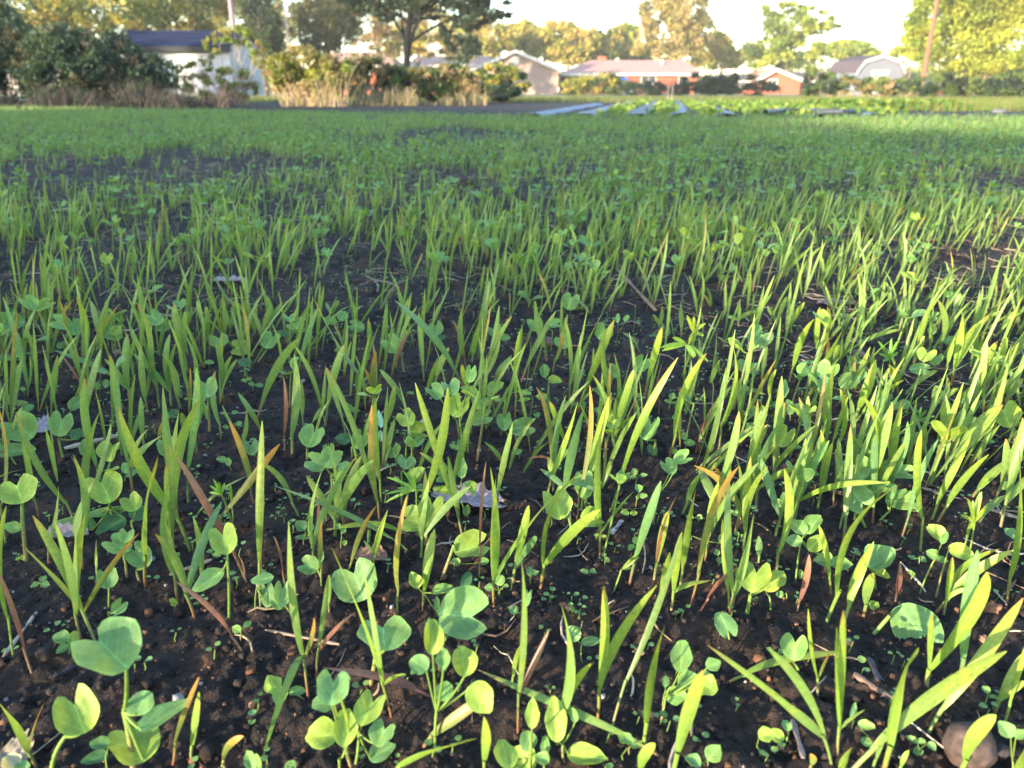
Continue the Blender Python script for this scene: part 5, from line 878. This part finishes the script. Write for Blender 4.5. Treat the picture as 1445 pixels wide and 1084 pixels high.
hip_house("house", 86, 790, 990, 832, 962, 104, 85, 10, (.36,.21,.19), "long brick house with hipped pink-grey roof and white gutter in the centre", ((818,828,108,120),(868,882,108,117),(905,925,108,118),(958,970,108,118)), (848, 80), (932, 85))
hip_house("house", 92, 1005, 1068, 1020, 1060, 114, 104, 8, (.17,.15,.15), "low house with grey roof left of the small brick gabled house", ((1012,1020,117,126),(1040,1050,117,126)))
hip_house("house", 96, 1118, 1165, 1118, 1160, 114, 102, 9, (.34,.22,.19), "pinkish roofed house right behind the small brick gabled house", ((1136,1146,117,126),))
hip_house("house", 72, 452, 560, 465, 548, 92, 73, 9, (.36,.23,.20), "brick house with pale pink roof behind the glowing yellow bush", ((470,482,98,110),(510,522,98,110)))
hip_house("house", 90, 575, 700, 590, 690, 92, 79, 9, (.34,.22,.19), "brick house with pale roof mostly hidden by the big dark pine", ((600,612,97,107),(640,652,97,107)))
hip_house("house", 74, 1265, 1345, 1272, 1340, 121, 113, 8, (.34,.24,.21), "low brick house glimpsed behind the utility pole", ((1285,1293,124,130),(1310,1318,124,130)))
hip_house("house", 82, 1352, 1440, 1362, 1430, 122, 114, 8, (.34,.24,.21), "low brick house under the huge tree at the right edge", ((1375,1384,125,131),(1405,1414,125,131)))
hip_house("house", 66, -40, 60, -20, 48, 44, 30, 9, (.36,.27,.23), "pale pink roofed house above the shrubs at upper left", ((20,34,50,62),), wm=M_BUILD)
# barn-roofed shed
Yb = 70.; bw = 2.25; bl_ = 4.6; root = empty("barn_shed", (XW(1240, Yb), Yb, 0)); zt = ZW(79, Yb); zk = ZW(87, Yb); zs = ZW(103, Yb)
pf = [(-bw, zs), (-bw*.72, zk), (0, zt), (bw*.72, zk), (bw, zs)]
m = MB(); m.box((-bw+.05, 0, 0), (bw-.05, bl_, zs), (.15,.16,.21)); m.prism([(-bw+.05, zs), (-bw*.72+.03, zk-.05), (0, zt-.05), (bw*.72-.03, zk-.05), (bw-.05, zs)], 'y', 0, bl_, (.15,.16,.21)); m.build("wall", M_BUILD, root, None, False)
m = MB()
for i in range(4): (a, b), (c, d) = pf[i], pf[i+1]; m.prism([(a, b), (c, d), (c, d+.1), (a, b+.1)], 'y', -.15, bl_+.15, (.07,.055,.07))
m.build("roof", M_ROOF, root, None, False)
m = MB()
for i in range(4): (a, b), (c, d) = pf[i], pf[i+1]; m.prism([(a, b-.12), (c, d-.12), (c, d+.11), (a, b+.11)], 'y', -.21, -.155, (.5,.5,.54))
m.build("barge_board", M_BUILD, root, None, False)
m = MB(); m.box((-.8, -.05, .1), (.8, -.004, 2.0), (.36,.36,.42)); m.build("door", M_BUILD, root, None, False)
root.rotation_euler = (0, 0, math.radians(-32)) ; root.rotation_euler = (0, 0, math.radians(9)); tag(root, "grey barn-roofed shed with dark top behind the olive bush at right", "shed")
# poles
def pole(px, Y, ytop, r, C, label, name="utility_pole", cross=False):
    x = XW(px, Y, 110); h = ZW(ytop, Y); root = empty(name, (x, Y, 0)); m = MB(); m.tube([(0, 0, -.3), (0, 0, h*.5), (0, 0, h)], [r, r*.85, r*.7], C, 12); m.build("shaft", M_BARK, root)
    m = MB(); m.tube([(0, 0, h-.02), (0, 0, h+.05)], [r*.74, r*.5], (.2, .2, .2), 12); m.build("cap", M_METAL, root)
    if cross: m = MB(); m.box((-1.1, -.2, h-.7), (1.1, -.08, h-.55), C); m.build("crossarm", M_BARK, root)
    return tag(root, label, "pole")
pole(1303, 55, -60, .16, (.17,.085,.06), "tall reddish wooden utility pole at the right", cross=True)
pole(338, 45, -70, .16, (.24,.17,.20), "mauve wooden utility pole rising behind the white shed roof", cross=True)
pole(411, 50, 12, .09, (.40,.32,.28), "thin pale pole between the conifer and the olive tree", "thin_pole")

# ------------------------------------------------------------ market beds, earth, lawn
def sheet(name, pts, z, mat, nx=40, ny=20):
    (x00, y0), (x10, _), (x01, y1), (x11, _) = pts; V = []
    for j in range(ny+1):
        t = j/ny
        for i in range(nx+1):
            s = i/nx; V.append((x00*(1-s)*(1-t)+x10*s*(1-t)+x01*(1-s)*t+x11*s*t, y0+(y1-y0)*t, z))
    k = nx+1; F = [(j*k+i, j*k+i+1, (j+1)*k+i+1, (j+1)*k+i) for j in range(ny) for i in range(nx)]
    return tag(link(name, mesh_np(name, V, F, None, mat)), kind="structure")
M_LAWN, n, l, b, out = new_mat("lawn"); ge = n.new("ShaderNodeNewGeometry"); nz = n.new("ShaderNodeTexNoise"); nz.inputs["Scale"].default_value = .6; nz.inputs["Detail"].default_value = 8; l.new(ge.outputs["Position"], nz.inputs["Vector"])
rp = n.new("ShaderNodeValToRGB"); rp.color_ramp.elements[0].position = .35; rp.color_ramp.elements[0].color = (.06,.09,.03,1); rp.color_ramp.elements[1].position = .65; rp.color_ramp.elements[1].color = (.16,.15,.06,1)
l.new(nz.outputs[0], rp.inputs[0]); l.new(rp.outputs[0], b.inputs["Base Color"]); b.inputs["Roughness"].default_value = .9
sheet("lawn", [(-40, 27), (40, 27), (-400, 500), (400, 500)], .035, M_LAWN, 20, 30)
def bedline(px): # beds run towards the picture point (950,129)
    g = G(px, 158.5); return g
sl = .198; ybeg, yend = 10.9, 27.0
for i, px in enumerate([795, 850, 905, 958, 1010, 1062, 1115, 1168]):
    g = G(px, 156.5); x0 = g[0]; name = "planting_bed"; yb = ybeg; x0 = g[0]-sl*(g[1]-yb); ye = yend-(6 if i == 0 else 0)
    root = empty(name, (x0, yb, 0)); m = MB(); prof = np.array([(-.15, 0), (-.13, .025), (-.06, .04), (.06, .04), (.13, .025), (.15, 0)]); ny = 46; V = []; ys = np.linspace(0, ye-yb, ny)
    for yy in ys:
        for (u, v) in prof: V.append((u+sl*yy+.03*math.sin(yy*3+i), yy, v+.004*rng.normal()))
    k = len(prof); F = [(a*k+b_, a*k+b_+1, (a+1)*k+b_+1, (a+1)*k+b_) for a in range(ny-1) for b_ in range(k-1)]; F = [f[::-1] for f in F]
    m.add(V, F, (.075,.09,.17) if i % 3 != 2 else (.03,.035,.07)); m.build("plastic_mulch", M_PLASTIC, root)
    if i > 0:
        nl = 900; yy = rng.uniform(.2, ye-yb, nl); p = np.stack([rng.normal(0, .09, nl)+sl*yy+.40, yy, rng.uniform(.02, .085, nl)], -1)
        a = rng.normal(size=(nl, 3)); a /= np.linalg.norm(a, axis=1, keepdims=True); bb = np.cross(a, rng.normal(size=(nl, 3))); bb /= np.linalg.norm(bb, axis=1, keepdims=True); s = rng.uniform(.03, .06, nl)[:, None]
        V = np.stack([p-a*s, p+bb*s*.7, p+a*s, p-bb*s*.7], 1).reshape(-1, 3); c = np.array([(.12,.20,.035), (.07,.14,.03), (.20,.26,.05)])[rng.integers(0, 3, nl)]
        o = link("leafy_crop", mesh_np("leafy_crop", V, np.arange(4*nl).reshape(nl, 4), np.repeat(c, 4, 0), M_LEAF), root); o["kind"] = "stuff"
    nth = ["leftmost", "second", "third", "fourth", "fifth", "sixth", "seventh", "rightmost"][i]
    tag(root, f"{nth} {'of' if nth in ('leftmost','rightmost') else 'from left of'} the eight shiny plastic-covered vegetable beds beyond the field", "vegetable bed", "vegetable beds beyond the field")
# more leafy rows to the right of the plastic beds
for i, (pa, pb, py) in enumerate([(1150, 1290, 151.5), (1180, 1330, 154.0)]):
    A, B = G(pa, py), G(pb, py); nl = 2600; t = rng.random(nl); p = A+(B-A)*t[:, None]; p[:, 1] += rng.normal(0, .35, nl); p[:, 2] = rng.uniform(.02, .13, nl)
    a = rng.normal(size=(nl, 3)); a /= np.linalg.norm(a, axis=1, keepdims=True); bb = np.cross(a, rng.normal(size=(nl, 3))); bb /= np.linalg.norm(bb, axis=1, keepdims=True); s = rng.uniform(.04, .10, nl)[:, None]
    V = np.stack([p-a*s, p+bb*s*.7, p+a*s, p-bb*s*.7], 1).reshape(-1, 3); c = np.array([(.10,.18,.03), (.05,.11,.025), (.18,.22,.05)])[rng.integers(0, 3, nl)]
    tag(link("leafy_ground_cover", mesh_np("leafy_ground_cover", V, np.arange(4*nl).reshape(nl, 4), np.repeat(c, 4, 0), M_LEAF)), kind="stuff", label=["bright leafy green strip beyond the beds at right", "dark leafy green strip beyond the oat field at right"][i])
# drip hose
m = MB(); pts = [G(px, py, .06) for (px, py) in [(1080, 158.5), (1105, 156.2), (1130, 156.0), (1160, 157.4), (1190, 157.8), (1215, 157.0)]]; P = np.concatenate([bez(pts[i], (pts[i]+pts[i+1])/2, pts[i+1], 4) for i in range(len(pts)-1)]); m.tube(P, .035, (.03,.035,.06), 7)
o = m.build("irrigation_hose", M_PLASTIC, None, pts[2]); o.location = pts[2]; tag(o, "dark irrigation hose curving in front of the vegetable beds", "hose")
# stakes, blue bin, white box, pale lump at right
for (px, dx, lb) in ((943, 0, "left slim pale stake of the pair beyond the vegetable beds"), (949, 0, "right slim pale stake of the pair beyond the vegetable beds")):
    Y = 24.; x = XW(px, Y, 130); m = MB(); m.tube([(x, Y, 0), (x, Y, .50)], .013, (.22,.18,.16), 8); m.tube([(x, Y, .0), (x, Y, .16)], .024, (.3,.25,.24), 8); o = m.build("stake", M_BARK, None, (x, Y, 0)); o.location = (x, Y, 0); tag(o, lb, "stake")
def bin_(px, py, Y, wpx, C, lidC, name, label, cat):
    x = XW(px, Y); s = Y/1.08/FPX; w = wpx*s; z1 = ZW(py-4, Y); root = empty(name, (x, Y, 0)); m = MB(); m.add([(-w*.42,-w*.4,0),(w*.42,-w*.4,0),(w*.42,w*.4,0),(-w*.42,w*.4,0),(-w*.5,-w*.48,z1),(w*.5,-w*.48,z1),(w*.5,w*.48,z1),(-w*.5,w*.48,z1)], [(0,3,2,1),(4,5,6,7),(0,1,5,4),(1,2,6,5),(2,3,7,6),(3,0,4,7)], C); m.build("body", M_PLASTIC, root, None, False)
    m = MB(); m.prism([(-w*.55, z1+.01), (w*.55, z1+.01), (w*.5, z1+.1), (-w*.5, z1+.14)], 'y', -w*.55, w*.52, lidC); m.build("lid", M_PLASTIC, root, None, False); return tag(root, label, cat)
bin_(880, 116, 78, 10, (.03,.14,.62), (.03,.16,.66), "bin", "bright blue bin against the wall of the long brick house", "bin")
bin_(890, 122, 77, 7, (.6,.55,.55), (.62,.58,.58), "bin", "white bin next to the blue bin", "bin")
bin_(1412, 158, 26, 9, (.45,.48,.60), (.45,.48,.62), "bucket", "upturned pale bluish bucket at the field edge far right", "bucket") if False else None
px_rock("stone", 1412, 157, 7, (.24,.25,.30), M_STONE, "pale bluish stone at the far field edge under the huge tree", "stone", (1.6, 1, .5), .1, 33, .05)
# rough grass beyond the crop
def tufts(name, n, xr_, yr_, cols, h0, label, kindn="stuff"):
    x = rng.uniform(*xr_, n); y = rng.uniform(*yr_, n); L = rng.normal(h0, h0*.3, n).clip(.03, None); s = np.linspace(0, 1, 3); az = rng.uniform(0, 6.28, n); ln = rng.normal(.3, .2, n)
    P = np.stack([x[:, None]+L[:, None]*np.sin(ln)[:, None]*np.cos(az)[:, None]*s**1.4, y[:, None]+L[:, None]*np.sin(ln)[:, None]*np.sin(az)[:, None]*s**1.4, L[:, None]*s+0*x[:, None]], -1)
    W = np.broadcast_to(np.array([.012, .01, .002]), (n, 3)); side = np.broadcast_to(np.array([1., .1, 0]), P.shape); c = np.array(cols)[rng.integers(0, len(cols), n)]
    V, F, C = ribbons(P, side, W, np.repeat(c[:, None], 3, 1), .2, 2); return tag(link(name, mesh_np(name, V, F, C, M_TREE)), kind=kindn, label=label)
tufts("rough_grass", 16000, (-14, 24), (24, 38), [(.14,.17,.05), (.22,.19,.09), (.09,.13,.04)], .12, "rough pale grass between the beds and the houses")
tufts("rough_grass", 7000, (7, 16), (13.5, 22), [(.12,.22,.05), (.20,.22,.07), (.24,.20,.09)], .12, "sunlit grass strip along the right end of the field")

# ------------------------------------------------------------ shrubs and trees behind the camera that shade the field (outside the picture)
ld = np.array([-math.sin(SUN_AZ), -math.cos(SUN_AZ)]); perp = np.array([ld[1], -ld[0]])
def shade_bush(u, H, wdt, lab, dist=18, n=7000, seed=1):
    c = -ld*dist+perp*u; root = empty("hedge_bush", (c[0], c[1], 0)); cr = MB()
    for i in range(3):
        V, F, C = leaf_cloud((c[0]+rng.normal(0, .1), c[1]+rng.normal(0, .1), H*(.2+.3*i)), (wdt*.52, wdt*.52, H*.24), n//3, .13, DK, .5, 60, .1, seed*7+i); V[:, 2] = np.minimum(V[:, 2], H+.08*np.sin(V[:, 0]*5)); cr.add(V, F, C)
    cr.build("crown", M_TREE, root, np.array([c[0], c[1], 0])); m = MB(); m.tube([(0, 0, -.1), (0, 0, H*.5), (.05, 0, H*.8)], [.08, .06, .03], (.12, .09, .07), 7); m.build("trunk", M_BARK, root)
    return tag(root, lab, "bush", "hedge bushes behind the viewer")
TE = math.tan(SUN_EL)
us = [(-1.75, 3.9, 1.9), (-3.3, 3.95, 1.7), (-4.8, 4.4, 1.9), (-6.4, 4.45, 1.9), (-8.0, 4.5, 1.9), (-9.6, 4.5, 1.9), (-11.2, 4.5, 1.9), (-12.8, 4.3, 1.9), (-14.2, 4.2, 1.8), (-20.2, 5.4, 1.9), (-22, 5.4, 1.9), (-23.6, 5.4, 1.9)]
us += [(-33.4, 8.2, 1.5), (-35.7, 7.4, 1.3), (-38.0, 8.4, 1.3)]  # extra unseen bushes, added to dapple the white shed wall with shade
for i, (u, H, wd) in enumerate(us): shade_bush(u, H, wd, "tall dense hedge bush behind the viewer, outside the picture", 18, 7000, i+1)

# ------------------------------------------------------------ the evening haze
m = MB(); m.box((-1000, -1000, -1.2), (1000, 1000, 32)); hz_ = m.build("haze", None, None, None, False); tag(hz_, kind="stuff")
M_HAZE = bpy.data.materials.new("haze"); M_HAZE.use_nodes = True; n_ = M_HAZE.node_tree.nodes; n_.remove(n_["Principled BSDF"])
pv = n_.new("ShaderNodeVolumePrincipled"); pv.inputs["Color"].default_value = (.98, .97, .95, 1); pv.inputs["Density"].default_value = .0007; pv.inputs["Anisotropy"].default_value = 0.0
M_HAZE.node_tree.links.new(pv.outputs[0], n_["Material Output"].inputs["Volume"]); hz_.data.materials.append(M_HAZE)

# ------------------------------------------------------------ labels: each plant is told apart by its look and by the nearest landmark
ORD = ["nearest", "second nearest", "third nearest", "fourth nearest", "fifth nearest", "sixth nearest", "seventh nearest", "eighth nearest", "ninth nearest", "tenth nearest", "eleventh nearest", "twelfth nearest"]
CATW = {'oat': ('oat seedling', 'oat seedling', 'oat seedlings sprouting in the field'), 'radish': ('round-leaved seedling', 'radish seedling', 'radish seedlings among the oats'),
        'pea': ('small-leaved seedling', 'pea seedling', 'small-leaved seedlings among the oats'), 'sprout': ('weed sprout', 'weed sprout', 'tiny weed sprouts on the soil'), 'straw': ('straw piece', 'straw', 'dry straw pieces on the soil')}
LM = [q for q in LM if q[2]]
for kind, (w1, cat, grp) in CATW.items():
    T = [q for q in THINGS if q[1] == kind]
    if not T: continue
    X = np.array([q[3] for q in T]); Yp = np.array([q[4] for q in T]); best = [None]*len(T); used = set()
    for li, (lx, ly, lt) in enumerate(LM):
        dx, dy = X-lx, Yp-ly; dist = np.hypot(dx, dy); dirn = np.where(np.abs(dx) >= np.abs(dy), np.where(dx < 0, 0, 1), np.where(dy < 0, 2, 3))
        for dd, word in enumerate(("to the left of", "to the right of", "behind", "in front of")):
            ix = np.nonzero(dirn == dd)[0]; ix = ix[np.argsort(dist[ix])]
            for rk, i in enumerate(ix[:40]):
                sc = rk*30+dist[i]
                if best[i] is None or sc < best[i][0]: best[i] = (sc, rk, word, lt)
    for i, q in enumerate(T):
        if best[i] is None: best[i] = (0, 0, "far from", "every landmark")
        _, rk, word, lt = best[i]; o = ORD[rk] if rk < 12 else f"{rk+1}th nearest"
        tag(q[0], f"{q[2]} {w1}, {o} {word} {lt}".replace("  ", " "), cat, grp)
